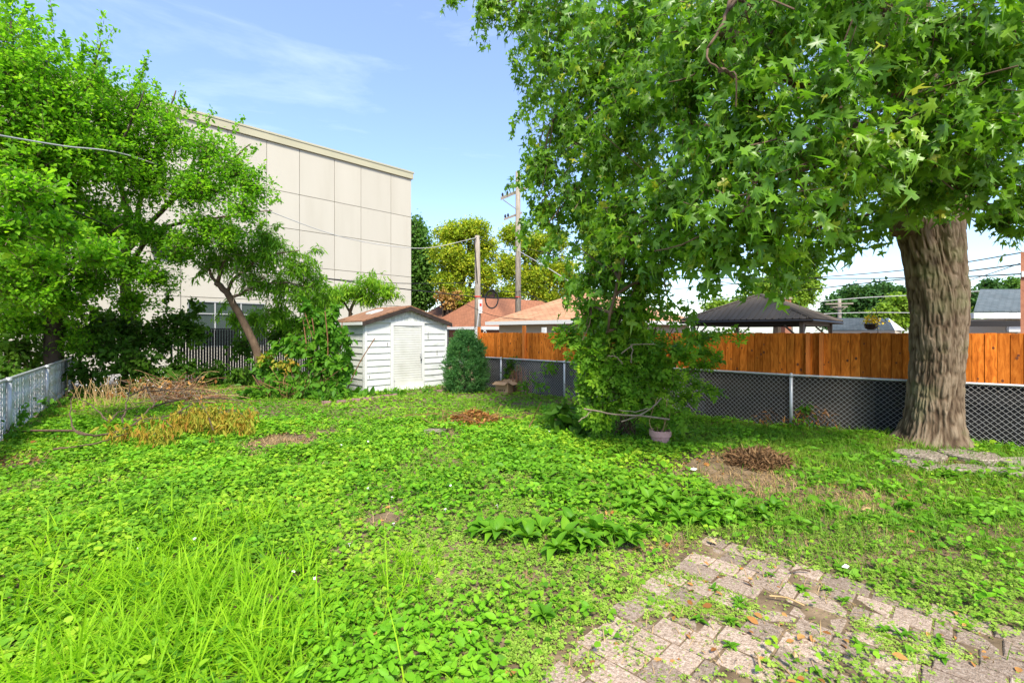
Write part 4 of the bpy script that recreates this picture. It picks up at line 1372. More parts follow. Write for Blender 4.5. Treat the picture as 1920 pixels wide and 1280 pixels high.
UP = [  # the rest of the crown, above and beside the frame
    (0, 0, 0, 2.4, 2.2, 1.8, (5.0, 8.5, 8.0)), (0, 0, 0, 2.2, 2.2, 1.6, (7.8, 7.0, 8.0)), (0, 0, 0, 2.2, 2.0, 1.5, (3.0, 7.5, 7.2)), (0, 0, 0, 2.0, 2.0, 1.6, (6.2, 7.0, 10.0)),
    (0, 0, 0, 2.0, 1.6, 1.3, (5.6, 4.6, 6.6)), (0, 0, 0, 1.6, 1.6, 1.2, (9.4, 6.4, 6.0)), (0, 0, 0, 1.8, 1.8, 1.3, (1.6, 9.0, 7.6)), (0, 0, 0, 1.6, 1.4, 1.0, (3.4, 4.8, 5.6)),
]
bm_ = MB()
LP_all = np.vstack(limbs)
for b_ in BL:
    c_ = at(*b_[:3])
    dd = np.linalg.norm(LP_all - c_, axis=1) + 0.6 * np.maximum(0, c_[2] - LP_all[:, 2])
    s0 = LP_all[np.argmin(dd)]
    md_ = (s0 + c_) / 2 + np.array([0, 0, 0.12]) + rng.normal(0, 0.08, 3)
    bm_.tube(curve([s0, md_, c_], 8), np.linspace(0.026, 0.010, len(curve([s0, md_, c_], 8))), 5)
    for _ in range(3):
        e_ = c_ + rng.normal(0, 0.55, 3) * np.array(b_[3:6])
        bm_.tube(curve([md_, (md_ + e_) / 2 + rng.normal(0, 0.06, 3), e_], 6), 0.008, 4)
mt.part('branch', bm_, M_['bark_brown'], kind='stuff')
tw0, tw1 = [], []
L_ = []
for i, b_ in enumerate(BL):
    back = b_[2] > 9.3 or b_[2] in (8.5,)
    sz = 0.118 if b_[2] < 7.5 else 0.112
    p0, p1 = blob_twigs(b_, 165 if not back else 62, rng, 0.32, 0.16, 0.5)
    tw0.append(p0); tw1.append(p1)
    L_.append(sprigs(p0, p1, 8, T_MAPLE, sz, rng, droop=0.55, up=0.75, varb=(0.05, 0.72 if rng.random() < 0.7 else 0.95), szj=0.38, spread=0.085, facing=0.45))
for b_ in UP:
    p0, p1 = blob_twigs(b_, 26, rng, 0.5, 0.15, 0.5)
    tw0.append(p0); tw1.append(p1)
    L_.append(sprigs(p0, p1, 8, T_MAPLE, 0.17, rng, droop=0.5, up=0.8, varb=(0, 0.7), spread=0.12))
# hanging sprays at the rim
sp = [((905, -20, 9.2), (885, 55, 9.1)), ((930, -10, 9.2), (905, 80, 9.1)), ((960, 90, 9.0), (975, 145, 8.9)), ((1000, 180, 8.8), (968, 235, 8.7)), ((1010, 330, 8.4), (962, 350, 8.4)), ((1000, 400, 8.4), (985, 455, 8.3)),
      ((1040, 420, 8.2), (1025, 500, 8.1)), ((1090, 430, 8), (1060, 520, 7.9)), ((1105, 520, 7.6), (1065, 570, 7.6)), ((1560, 420, 6), (1600, 480, 6)), ((1560, 440, 5.8), (1520, 520, 5.8)), ((1430, 470, 5.3), (1450, 560, 5.4)), ((1350, 490, 5.5), (1330, 560, 5.6)),
      ((1880, 380, 5.6), (1895, 460, 5.7)), ((1860, 390, 5.6), (1870, 435, 5.7)), ((1910, 350, 5.4), (1935, 455, 5.5)), ((1640, 400, 6.2), (1640, 455, 6.2)), ((1270, 560, 7.2), (1300, 640, 7.3)), ((1470, 470, 5.6), (1490, 545, 5.7)), ((1400, 470, 5.2), (1400, 540, 5.3)), ((870, -10, 9.2), (850, 12, 9.2))]
for a0, b0_ in sp:
    for _ in range(2):
        p0, p1 = shoot_twigs(at(*a0) + rng.normal(0, .06, 3), at(*b0_) + rng.normal(0, .06, 3), 7, rng, 0.05)
        tw0.append(p0); tw1.append(p1)
        L_.append(sprigs(p0, p1, 5, T_MAPLE, 0.112, rng, droop=0.7, up=0.7, varb=(0.1, 0.7), spread=0.06))
P_, TI, NR, SZ, VA = [np.concatenate([l[i] for l in L_]) for i in range(5)]
# the odd pale, turned-over leaf and yellowing leaf
flip = rng.random(len(VA)); VA = np.where(flip > 0.988, 1.0, VA)
# the 300 leaves nearest the camera in view are single parts
pxx = 960 + F * P_[:, 0] / P_[:, 1]; pyy = HZ - F * (P_[:, 2] - H) / P_[:, 1]
inview = (pxx > 20) & (pxx < 1900) & (pyy > 10) & (pyy < 560) & (P_[:, 1] > 1)
score = np.where(inview, P_[:, 1] - SZ * 8, 99)
near = np.argsort(score)[:300]
lmesh = []
for k in range(10):
    me = big_mesh('leaf', bend(T_MAPLE[0] * np.array([0.72 + 0.09 * (k % 3), 1, 1]), 0.3 * (k % 3) - 0.25, 0.16 * (k % 4) - 0.05), T_MAPLE[1], np.full(len(T_MAPLE[0]), 0.08 + 0.075 * k))
    me.materials.append(M_['maple_leaf']); lmesh.append(me)
yy = norm(TI[near]); xx = norm(np.cross(yy, NR[near])); zz_ = np.cross(xx, yy)
for k, i in enumerate(near):
    s = SZ[i]
    Mx = Matrix(((xx[k][0] * s, yy[k][0] * s, zz_[k][0] * s, P_[i][0]), (xx[k][1] * s, yy[k][1] * s, zz_[k][1] * s, P_[i][1]), (xx[k][2] * s, yy[k][2] * s, zz_[k][2] * s, P_[i][2]), (0, 0, 0, 1)))
    mt.inst('leaf', lmesh[min(9, int(VA[i] * 10))], None, Mx)
keep = np.ones(len(P_), bool); keep[near] = False
cr_o = mt.big('crown', merge([place(T_MAPLES[q], *[a_[keep][q::4] for a_ in (P_, TI, NR, SZ, VA)]) for q in range(4)]), M_['maple_leaf'], kind='stuff')
mt.big('twigs', twig_mesh(np.vstack(tw0), np.vstack(tw1), 0.006), M_['bark_brown'], kind='stuff')
NLEAF = {'maple': len(P_)}


# ------------------------------------------------------------------ generic tree / shrub
def leafy(th, blobs, tmpl, size, per, dens, mat, rng, shoots=(), droop=0.3, up=0.7, tl=0.35, hang=0.05, varb=(0, 1), twig_r=0.006, twig_mat='bark_brown', spread=0.06, shell=0.5, facing=0.2, name='crown', bow=0.08):
    A, B, L2 = [], [], []
    for b_ in blobs:
        p0, p1 = blob_twigs(b_, dens, rng, tl, hang, shell)
        A.append(p0); B.append(p1)
        L2.append(sprigs(p0, p1, per, tmpl, size, rng, droop, up, varb, spread, facing=facing))
    for sh_ in shoots:
        p0, p1 = shoot_twigs(at(*sh_[0]), at(*sh_[1]), 9, rng, bow)
        A.append(p0); B.append(p1)
        L2.append(sprigs(p0, p1, max(3, per // 2), tmpl, size, rng, droop, up, varb, spread * 0.6, facing=facing))
    q = [np.concatenate([l[i] for l in L2]) for i in range(5)]
    th.big(name, place(tmpl, *q), M_[mat], kind='stuff')
    th.big('twigs', twig_mesh(np.vstack(A), np.vstack(B), twig_r), M_[twig_mat], kind='stuff')
    NLEAF[th.o.name] = len(q[0])
    return q


def ground_pt(px, d):
    x = (px - 960) / F * d
    return np.array([x, d, float(gz(np.array([x]), np.array([d]))[0])])


# left tree by the fence corner
rng = np.random.default_rng(31)
g0 = ground_pt(100, 13.3)
ta = Thing('tree', g0, 'large bright green tree with a dark trunk filling the upper left corner', 'tree')
m = MB()
limb(m, [g0 + np.array([0, 0, -0.1]), at(100, 620, 13.3), at(95, 520, 13.0), at(80, 400, 12.5)], 0.24, 0.15, 16, 10, 0.01)
for ctrl, r0, r1 in (([at(95, 520, 13), at(60, 380, 12), at(40, 200, 11), at(20, 40, 10.5)], 0.10, 0.02), ([at(90, 480, 13), at(130, 380, 12), at(150, 220, 11.4), at(190, 80, 11)], 0.10, 0.015),
                     ([at(95, 540, 13.1), at(150, 470, 12.3), at(230, 420, 11.6)], 0.07, 0.015), ([at(80, 400, 12.5), at(30, 360, 10.5), at(0, 330, 8.5), at(20, 330, 7)], 0.08, 0.015),
                     ([at(95, 560, 13.2), at(40, 520, 12.5), at(-30, 480, 12)], 0.07, 0.02), ([at(120, 400, 12.1), at(110, 260, 11.5), at(100, 150, 11.2)], 0.05, 0.012),
                     ([at(85, 430, 12.6), at(160, 330, 12), at(230, 260, 11.8), at(270, 170, 11.6)], 0.06, 0.012)):
    limb(m, ctrl, r0, r1, 16, 7, 0.02)
ta.part('trunk', m, M_['bark_dark'], smooth=True)
leafy(ta, [(20, 130, 10.5, 1.2, 1.1, 1.1), (110, 190, 11, 1.0, 1.0, 1.0), (-60, 250, 10, 1.2, 1.2, 1.6), (60, 300, 10.8, 1.2, 1.0, 1.0), (170, 290, 11.4, 0.9, 0.9, 0.9), (120, 400, 11.8, 1.2, 1.0, 0.9), (20, 430, 11.5, 1.2, 1.0, 1.0),
           (190, 420, 12, 0.8, 0.8, 0.8), (70, 520, 12.2, 1.1, 0.8, 0.7), (-40, 560, 12.5, 1.3, 1.0, 1.1), (170, 520, 12.6, 0.9, 0.7, 0.6), (60, 600, 13.2, 1.1, 0.7, 0.6), (-60, 60, 10.5, 1.2, 1.2, 1.3),
           (40, 350, 7.2, 0.62, 0.6, 0.36), (110, 420, 7.8, 0.55, 0.5, 0.34), (10, 430, 7.2, 0.5, 0.5, 0.4), (180, 470, 8.6, 0.6, 0.5, 0.36), (60, 480, 8.2, 0.6, 0.5, 0.3), (150, 640, 13.4, 0.8, 0.5, 0.5), (230, 500, 12.6, 0.9, 0.7, 0.6), (120, 260, 11, 1.0, 1.0, 0.8), (250, 560, 13.6, 0.8, 0.5, 0.5), (60, 230, 10.8, 1.0, 1.0, 0.9), (40, 540, 11, 1.0, 0.7, 0.6), (120, 560, 12, 0.8, 0.6, 0.6), (-40, 480, 10.5, 1.0, 0.8, 0.7), (100, 480, 11.4, 0.9, 0.7, 0.6)],
      T_LITE, 0.10, 10, 400, 'tree_leaf', rng,
      shoots=[((20, 60, 10.5), (10, -20, 10.5)), ((60, 110, 10.6), (75, 45, 10.6)), ((100, 120, 10.8), (95, 0, 10.8)), ((130, 130, 11), (120, 60, 11)), ((170, 160, 11), (195, 30, 11)), ((160, 170, 11), (215, 50, 11)), ((150, 150, 11), (160, 75, 11)), ((190, 190, 11.2), (200, 95, 11.2)), ((40, 60, 10.5), (55, 10, 10.5)), ((140, 120, 11), (175, 95, 11))] * 2,
      droop=0.1, up=0.8, tl=0.4, hang=-0.1, varb=(0.05, 1.0), facing=0.0)

g0 = ground_pt(240, 15.2)
tb = Thing('tree', g0, 'spreading tree with a straight brown trunk in front of the cream building', 'tree')
m = MB()
limb(m, [g0 + np.array([0, 0, -0.1]), at(238, 600, 15), at(236, 500, 14.6), at(240, 400, 14)], 0.19, 0.12, 16, 10, 0.01)
for ctrl, r0, r1 in (([at(236, 480, 14.5), at(270, 360, 13.6), at(300, 250, 13), at(330, 170, 12.8)], 0.09, 0.015), ([at(238, 470, 14.4), at(320, 380, 13.4), at(420, 310, 12.8), at(470, 270, 12.6)], 0.08, 0.012),
                     ([at(238, 500, 14.6), at(300, 430, 13.8), at(400, 410, 13), at(510, 395, 12.6)], 0.08, 0.012), ([at(240, 400, 14), at(220, 300, 13.2), at(250, 180, 12.6), at(275, 110, 12.4)], 0.08, 0.012),
                     ([at(237, 520, 14.7), at(310, 480, 14), at(380, 470, 13.6)], 0.06, 0.012), ([at(237, 510, 14.6), at(170, 470, 14), at(110, 450, 13.6)], 0.06, 0.015), ([at(300, 400, 13.6), at(360, 310, 13), at(390, 230, 12.8)], 0.04, 0.01)):
    limb(m, ctrl, r0, r1, 16, 7, 0.02)
tb.part('trunk', m, M_['bark_brown'], smooth=True)
leafy(tb, [(260, 200, 12.4, 0.75, 0.8, 0.8), (320, 250, 12.6, 0.85, 0.9, 0.75), (390, 280, 12.6, 0.7, 0.8, 0.6), (350, 350, 12.8, 0.9, 0.9, 0.7), (440, 320, 12.6, 0.55, 0.7, 0.5), (270, 340, 12.8, 1.0, 0.9, 0.9), (460, 390, 12.6, 0.55, 0.7, 0.45),
           (390, 420, 13, 0.8, 0.8, 0.42), (290, 440, 13.4, 0.9, 0.8, 0.55), (230, 260, 12.2, 0.7, 0.7, 0.7), (330, 480, 13.8, 0.7, 0.6, 0.25), (260, 300, 12.6, 1.0, 0.9, 0.9), (390, 350, 12.7, 0.8, 0.8, 0.6), (240, 420, 13, 0.9, 0.8, 0.6), (470, 350, 12.7, 0.6, 0.7, 0.45), (430, 440, 13, 0.8, 0.7, 0.4), (350, 450, 13.2, 0.9, 0.7, 0.5), (290, 520, 14, 0.9, 0.6, 0.5), (200, 220, 12, 0.8, 0.8, 0.8), (180, 150, 12, 0.7, 0.7, 0.5)],
      T_LITE, 0.09, 10, 360, 'tree_leaf', rng,
      shoots=[((250, 180, 12.4), (280, 105, 12.4)), ((270, 190, 12.4), (265, 120, 12.4)), ((300, 220, 12.6), (290, 150, 12.6)), ((320, 230, 12.6), (345, 175, 12.6)), ((380, 260, 12.6), (400, 205, 12.6)), ((420, 290, 12.6), (455, 220, 12.6)), ((440, 320, 12.6), (480, 275, 12.6)), ((460, 370, 12.6), (495, 305, 12.6)), ((470, 390, 12.6), (528, 378, 12.6)), ((450, 400, 12.6), (500, 420, 12.6)), ((380, 240, 12.6), (340, 190, 12.6))] * 2,
      droop=0.1, up=0.8, tl=0.4, hang=-0.08, varb=(0.0, 0.95), facing=0.0)

# dark undergrowth at the corner
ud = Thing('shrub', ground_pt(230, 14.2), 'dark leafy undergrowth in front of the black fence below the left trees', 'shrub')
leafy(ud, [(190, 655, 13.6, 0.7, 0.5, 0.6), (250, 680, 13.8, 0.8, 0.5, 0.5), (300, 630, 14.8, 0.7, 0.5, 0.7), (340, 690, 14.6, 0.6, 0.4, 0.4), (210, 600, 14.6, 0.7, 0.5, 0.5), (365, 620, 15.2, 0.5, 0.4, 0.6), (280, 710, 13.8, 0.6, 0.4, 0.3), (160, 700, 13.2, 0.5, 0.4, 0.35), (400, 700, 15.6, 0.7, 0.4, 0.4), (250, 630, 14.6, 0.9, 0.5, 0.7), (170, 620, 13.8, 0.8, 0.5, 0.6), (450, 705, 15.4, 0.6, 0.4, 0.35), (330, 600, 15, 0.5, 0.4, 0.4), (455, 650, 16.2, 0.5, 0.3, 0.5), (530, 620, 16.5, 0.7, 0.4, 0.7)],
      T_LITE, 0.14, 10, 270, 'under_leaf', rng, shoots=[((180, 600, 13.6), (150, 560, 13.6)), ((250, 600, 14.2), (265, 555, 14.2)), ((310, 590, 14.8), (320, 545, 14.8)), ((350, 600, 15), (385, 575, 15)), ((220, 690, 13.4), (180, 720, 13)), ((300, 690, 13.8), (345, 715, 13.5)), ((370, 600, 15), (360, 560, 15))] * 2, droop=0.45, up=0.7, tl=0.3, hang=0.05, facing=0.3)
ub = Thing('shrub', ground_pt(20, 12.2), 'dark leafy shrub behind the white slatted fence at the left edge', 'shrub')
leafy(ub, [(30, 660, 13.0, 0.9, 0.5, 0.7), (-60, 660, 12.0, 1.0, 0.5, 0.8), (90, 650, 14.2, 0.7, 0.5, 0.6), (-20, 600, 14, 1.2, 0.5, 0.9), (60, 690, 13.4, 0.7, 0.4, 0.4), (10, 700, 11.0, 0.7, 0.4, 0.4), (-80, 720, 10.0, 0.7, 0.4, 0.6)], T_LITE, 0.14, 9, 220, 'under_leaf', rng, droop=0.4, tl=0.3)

# leaning peach-like tree
rng = np.random.default_rng(41)
g0 = ground_pt(492, 14.3)
tl_ = Thing('leaning_tree', g0, 'small tree with a leaning trunk and narrow drooping leaves left of the shed', 'tree')
m = MB()
limb(m, [g0 + np.array([0, 0, -0.1]), at(482, 660, 14.3), at(455, 600, 14.2), at(425, 550, 14.1), at(405, 530, 14.1)], 0.13, 0.085, 16, 9, 0.01)
for ctrl, r0, r1 in (([at(425, 550, 14.1), at(450, 510, 14), at(500, 480, 14), at(560, 470, 14)], 0.06, 0.012), ([at(408, 532, 14.1), at(420, 490, 13.9), at(440, 450, 13.8), at(480, 430, 13.8)], 0.06, 0.012), ([at(430, 560, 14.1), at(510, 530, 14.2), at(590, 540, 14.4)], 0.05, 0.01), ([at(405, 530, 14.1), at(390, 500, 14), at(380, 470, 14)], 0.05, 0.012)):
    limb(m, ctrl, r0, r1, 14, 6, 0.015)
tl_.part('trunk', m, M_['bark_brown'], smooth=True)
m = MB()
for k in range(34):       # bare grey twigs
    q0 = at(440 + rng.normal(0, 30), 510 + rng.normal(0, 22), 13.6 + rng.normal(0, .2)); q2 = q0 + np.array([rng.normal(0, .35), rng.normal(0, .2), rng.normal(-.1, .22)])
    m.tube(curve([q0, (q0 + q2) / 2 + rng.normal(0, .08, 3), q2], 7), np.linspace(0.008, 0.003, 6) if False else 0.006, 3)
tl_.part('bare_twigs', m, M_['twig_grey'], kind='stuff')
leafy(tl_, [(430, 470, 14, 0.6, 0.6, 0.55), (500, 470, 14, 0.7, 0.7, 0.5), (560, 500, 14.2, 0.6, 0.6, 0.45), (480, 530, 14.2, 0.6, 0.6, 0.4), (570, 560, 14.5, 0.55, 0.5, 0.4), (520, 590, 14.8, 0.6, 0.5, 0.5), (440, 600, 15.2, 0.35, 0.4, 0.35), (600, 590, 15, 0.5, 0.5, 0.4), (400, 490, 14.2, 0.6, 0.6, 0.5), (470, 490, 14.3, 0.9, 0.8, 0.6), (530, 540, 14.6, 0.9, 0.7, 0.6), (590, 530, 14.6, 0.5, 0.5, 0.4), (500, 450, 14.2, 0.6, 0.6, 0.35), (480, 600, 15.6, 0.9, 0.5, 0.6), (560, 610, 15.4, 0.8, 0.5, 0.6), (600, 560, 15.4, 0.7, 0.5, 0.5)],
      T_NARROW, 0.16, 12, 235, 'peach_leaf', rng, shoots=[((400, 480, 14), (375, 450, 14)), ((440, 450, 14), (430, 420, 14)), ((480, 440, 14), (495, 415, 14)), ((600, 540, 14.4), (640, 545, 14.4)), ((570, 480, 14.2), (605, 470, 14.2)), ((390, 500, 14.1), (365, 520, 14.1)), ((560, 570, 14.5), (610, 600, 14.5)), ((430, 560, 14.6), (400, 600, 14.6)), ((540, 470, 14), (595, 490, 14)), ((500, 440, 14), (525, 420, 14)), ((560, 510, 14.2), (610, 520, 14.2))] * 2, droop=0.8, up=0.5, tl=0.35, hang=0.1, varb=(0, 0.85), facing=0.3)
g0 = ground_pt(655, 17.4)
tp_ = Thing('peach_tree', g0, 'small tree with narrow drooping leaves rising behind the shed roof', 'tree')
m = MB(); limb(m, [g0, at(655, 600, 17.4), at(668, 560, 17.2), at(690, 535, 17)], 0.09, 0.03, 12, 7, 0.01)
limb(m, [at(660, 590, 17.4), at(640, 560, 17.2), at(625, 545, 17)], 0.05, 0.015, 10, 6, 0.01); limb(m, [at(668, 560, 17.2), at(710, 550, 17), at(735, 548, 17)], 0.04, 0.012, 10, 6, 0.01)
tp_.part('trunk', m, M_['bark_brown'], smooth=True)
leafy(tp_, [(700, 535, 17, 0.75, 0.6, 0.42), (655, 550, 17.2, 0.6, 0.6, 0.4), (725, 552, 17, 0.4, 0.5, 0.3), (690, 560, 17.2, 0.7, 0.6, 0.3), (620, 560, 17, 0.6, 0.5, 0.4)],
      T_NARROW, 0.19, 12, 230, 'peach_leaf', rng, shoots=[((690, 530, 17), (700, 508, 17)), ((715, 540, 17), (745, 535, 17)), ((730, 550, 17), (755, 560, 17))], droop=0.8, up=0.5, tl=0.35, hang=0.1, varb=(0.2, 1), facing=0.3)

# broad-leaved weeds at the shed's left side
rng = np.random.default_rng(51)
g0 = ground_pt(620, 13.3)
pw = Thing('pokeweed', g0, 'tall broad leaved weed with reddish stems climbing against the left side of the shed', 'plant')
m = MB()
for k in range(12):
    bx = rng.uniform(560, 655); q0 = ground_pt(bx, 13.2 + rng.uniform(-.2, .3)); tipx = bx + rng.normal(-10, 28)
    q2 = at(tipx, rng.uniform(580, 680), 13.1 + rng.normal(0, .2))
    m.tube(curve([q0, (q0 + q2) / 2 + rng.normal(0, .08, 3), q2], 9), 0.014, 5)
pw.part('stem', m, M_['twig_rust'])
leafy(pw, [(615, 625, 13.2, 0.5, 0.4, 0.55), (590, 600, 13.3, 0.4, 0.35, 0.3), (640, 690, 13.0, 0.28, 0.3, 0.6), (600, 680, 13.0, 0.5, 0.35, 0.5), (560, 650, 13.4, 0.4, 0.35, 0.35), (650, 640, 12.9, 0.14, 0.2, 0.3), (625, 725, 12.7, 0.45, 0.3, 0.25)],
      T_OVAL, 0.18, 9, 260, 'poke_leaf', rng, shoots=[((600, 620, 13.2), (575, 570, 13.2)), ((620, 610, 13.2), (630, 572, 13.2)), ((570, 650, 13.3), (515, 640, 13.3)), ((560, 660, 13.3), (510, 660, 13.3))] * 2, droop=0.5, up=0.7, tl=0.25, hang=0.05, facing=0.35, twig_mat='twig_rust')
g0 = ground_pt(535, 13.0)
pw2 = Thing('weeds', g0, 'low tangle of green and yellowing weeds beside the leaning trunk', 'plant')
leafy(pw2, [(520, 720, 12.9, 0.5, 0.4, 0.35), (570, 735, 12.6, 0.5, 0.35, 0.25), (500, 690, 13.6, 0.4, 0.3, 0.4), (545, 690, 13.3, 0.4, 0.3, 0.35), (620, 745, 12.3, 0.5, 0.3, 0.15), (480, 735, 12.8, 0.4, 0.3, 0.15)], T_OVAL, 0.13, 9, 300, 'poke_leaf', rng, droop=0.35, tl=0.25, facing=0.3)
leafy(pw2, [(530, 685, 13.1, 0.5, 0.3, 0.3), (495, 670, 13.5, 0.3, 0.3, 0.22)], T_OVAL, 0.12, 8, 90, 'wilt_leaf', rng, droop=0.6, tl=0.25, twig_mat='twig_rust', name='yellow_leaves')
m = MB()
for k in range(40):
    q0 = ground_pt(rng.uniform(500, 600), 12.9 + rng.uniform(-.4, .5)); q2 = q0 + np.array([rng.normal(0, .4), rng.normal(-.1, .2), rng.uniform(.15, .9)])
    m.tube(curve([q0, (q0 + q2) / 2 + rng.normal(0, .08, 3), q2], 6), 0.008, 3)
pw2.part('dry_stems', m, M_['twig_rust'], kind='stuff')
wk = Thing('weeds', ground_pt(735, 12.9), 'low strip of leafy weeds along the foot of the shed front', 'plant')
leafy(wk, [(690, 742, 13.2, 0.45, 0.25, 0.16), (740, 744, 13.4, 0.45, 0.25, 0.12), (660, 748, 12.9, 0.4, 0.25, 0.16), (800, 740, 14.0, 0.35, 0.2, 0.10), (850, 738, 14.3, 0.4, 0.2, 0.10)], T_HEART, 0.13, 8, 210, 'poke_leaf', rng, droop=0.3, tl=0.2, facing=0.2)

# evergreen shrub beside the shed
rng = np.random.default_rng(61)
g0 = ground_pt(873, 14.3)
ev = Thing('evergreen_shrub', g0, 'rounded blue green evergreen shrub right of the shed', 'shrub')
ns_, pb = 420, 48
zt = rng.random(ns_) ** 0.9; an = rng.random(ns_) * 2 * PI; hgt = 1.72
prf = np.interp(zt, [0, .12, .45, .75, .92, 1], [.40, .52, .56, .42, .24, .03]) * (0.80 + 0.35 * rng.random(ns_))
sc_ = g0 + np.stack([prf * np.cos(an), prf * np.sin(an), 0.02 + zt * hgt], -1)
sd_ = norm(np.stack([np.cos(an), np.sin(an), 0.75 + 0.5 * zt], -1) + rng.normal(0, .25, (ns_, 3)))
tt_ = rng.random((ns_, pb)) * 0.30 - 0.14
c = (sc_[:, None] + sd_[:, None] * tt_[..., None] + rng.normal(0, .035, (ns_, pb, 3))).reshape(-1, 3)
tipd = (sd_[:, None] * 0.8 + rng.normal(0, .5, (ns_, pb, 3))).reshape(-1, 3)
n = len(c)
cvar = np.clip(0.15 + 0.5 * rng.random((ns_, 1)) + 1.4 * tt_ + 0.15 * rng.random((ns_, pb)), 0, 1).ravel()
ev.big('foliage', place(T_NARROW, c, tipd, rng.normal(0, 1, (n, 3)), 0.07 + 0.05 * rng.random(n), cvar), M_['conifer'], kind='stuff')
m = MB(); m.tube([g0 + np.array([0, 0, -.1]), g0 + np.array([0, 0, 1.3])], [0.06, 0.02], 7); ev.part('stem', m, M_['bark_dark'])

# vine on the chain link and saplings by it
vb = Thing('vine', ground_pt(962, 14.2), 'green vine clump hanging on the far chain link fence above the cardboard box', 'plant')
leafy(vb, [(962, 683, 14.2, 0.30, 0.15, 0.22), (955, 700, 14.2, 0.2, 0.12, 0.3)], T_HEART, 0.09, 9, 380, 'under_leaf', rng, droop=0.5, tl=0.15)
m = MB()
for k in range(60):
    q0 = ground_pt(rng.uniform(962, 1000), 13.9 + rng.normal(0, .1)); m.tube([q0, q0 + np.array([rng.normal(-.05, .06), rng.normal(0.1, .05), rng.uniform(.4, .85)])], 0.008, 3)
vb.part('dead_stems', m, M_['twig_rust'], kind='stuff')
vs2 = Thing('sapling', ground_pt(1010, 12.6), 'pale green sapling before the far chain link fence left of the rose', 'plant')
leafy(vs2, [(1005, 718, 12.6, 0.34, 0.25, 0.22), (1030, 690, 12.8, 0.4, 0.2, 0.18), (985, 725, 12.7, 0.2, 0.2, 0.15)], T_OVAL, 0.10, 8, 170, 'poke_leaf', rng, droop=0.3, tl=0.2, varb=(.3, 1))

# rose bush
rng = np.random.default_rng(71)
g0 = ground_pt(1175, 8.2)
rb = Thing('rose_bush', g0, 'tangled rose bush with bare canes standing under the drooping maple branch', 'bush')
m = MB()
for k in range(22):
    q0 = g0 + np.array([rng.normal(0, .25), rng.normal(0, .2), 0]); q2 = at(rng.uniform(1060, 1310), rng.uniform(600, 740), 7.9 + rng.normal(0, .3))
    m.tube(curve([q0, q0 * 0.45 + q2 * 0.55 + rng.normal(0, .12, 3), q2], 9), 0.009, 5)
rb.part('cane', m, M_['bark_brown'], kind='stuff')
for pts_, r_, lab in (([(1095, 766, 7.04), (1150, 775, 6.99), (1255, 786, 6.94)], 0.013, 'long bare grey cane lying across the bush'), ([(1165, 663, 7.09), (1182, 650, 7.04), (1186, 646, 7.04), (1228, 645, 7.04)], 0.008, None), ([(1185, 648, 7.04), (1184, 680, 7.09)], 0.008, None), ([(1240, 746, 6.94), (1215, 770, 6.99), (1165, 790, 7.04)], 0.011, None), ([(1140, 667, 7.1), (1155, 668, 7.09), (1167, 682, 7.09)], 0.008, None), ([(1215, 765, 6.94), (1190, 772, 6.94), (1160, 768, 6.99)], 0.007, None), ([(1110, 770, 7.04), (1085, 790, 7.04)], 0.008, None)):
    m = MB(); m.tube(curve([at(*q) for q in pts_], 10, 0.006), r_, 5); rb.part('bare_cane', m, M_['twig_grey'], label=lab)
leafy(rb, [(1100, 660, 7.8, 0.36, 0.45, 0.4), (1150, 690, 7.6, 0.55, 0.5, 0.5), (1105, 720, 7.7, 0.32, 0.4, 0.42), (1220, 660, 7.8, 0.55, 0.5, 0.4), (1190, 740, 7.5, 0.7, 0.5, 0.45), (1245, 710, 7.7, 0.42, 0.45, 0.4), (1120, 775, 7.5, 0.36, 0.35, 0.3), (1240, 770, 7.5, 0.45, 0.35, 0.3), (1280, 660, 7.7, 0.24, 0.3, 0.2), (1165, 620, 7.7, 0.5, 0.4, 0.3), (1290, 740, 7.9, 0.16, 0.25, 0.2)],
      T_ROSE, 0.135, 8, 260, 'rose_leaf', rng, shoots=[((1280, 650, 8.4), (1335, 630, 7.8)), ((1300, 640, 8.4), (1400, 622, 7.8)), ((1300, 660, 8.4), (1350, 665, 7.8)), ((1080, 650, 8.5), (1040, 640, 7.8)), ((1090, 640, 8.5), (1045, 620, 7.8)), ((1280, 720, 8.3), (1340, 735, 7.8)), ((1290, 700, 8.3), (1345, 690, 7.8))] * 2, droop=0.25, up=0.7, tl=0.3, hang=0.0, facing=0.35, varb=(0.15, 1))
# dock-like big leaves at its foot
dk = Thing('dock_plant', ground_pt(1068, 8.3), 'large soft leaved plant at the left foot of the rose bush', 'plant')
leafy(dk, [(1060, 790, 8.2, 0.22, 0.2, 0.18), (1085, 805, 8.0, 0.25, 0.2, 0.14), (1050, 770, 8.3, 0.15, 0.15, 0.15)], T_OVAL, 0.22, 6, 170, 'under_leaf', rng, droop=0.5, tl=0.2, facing=0.3)

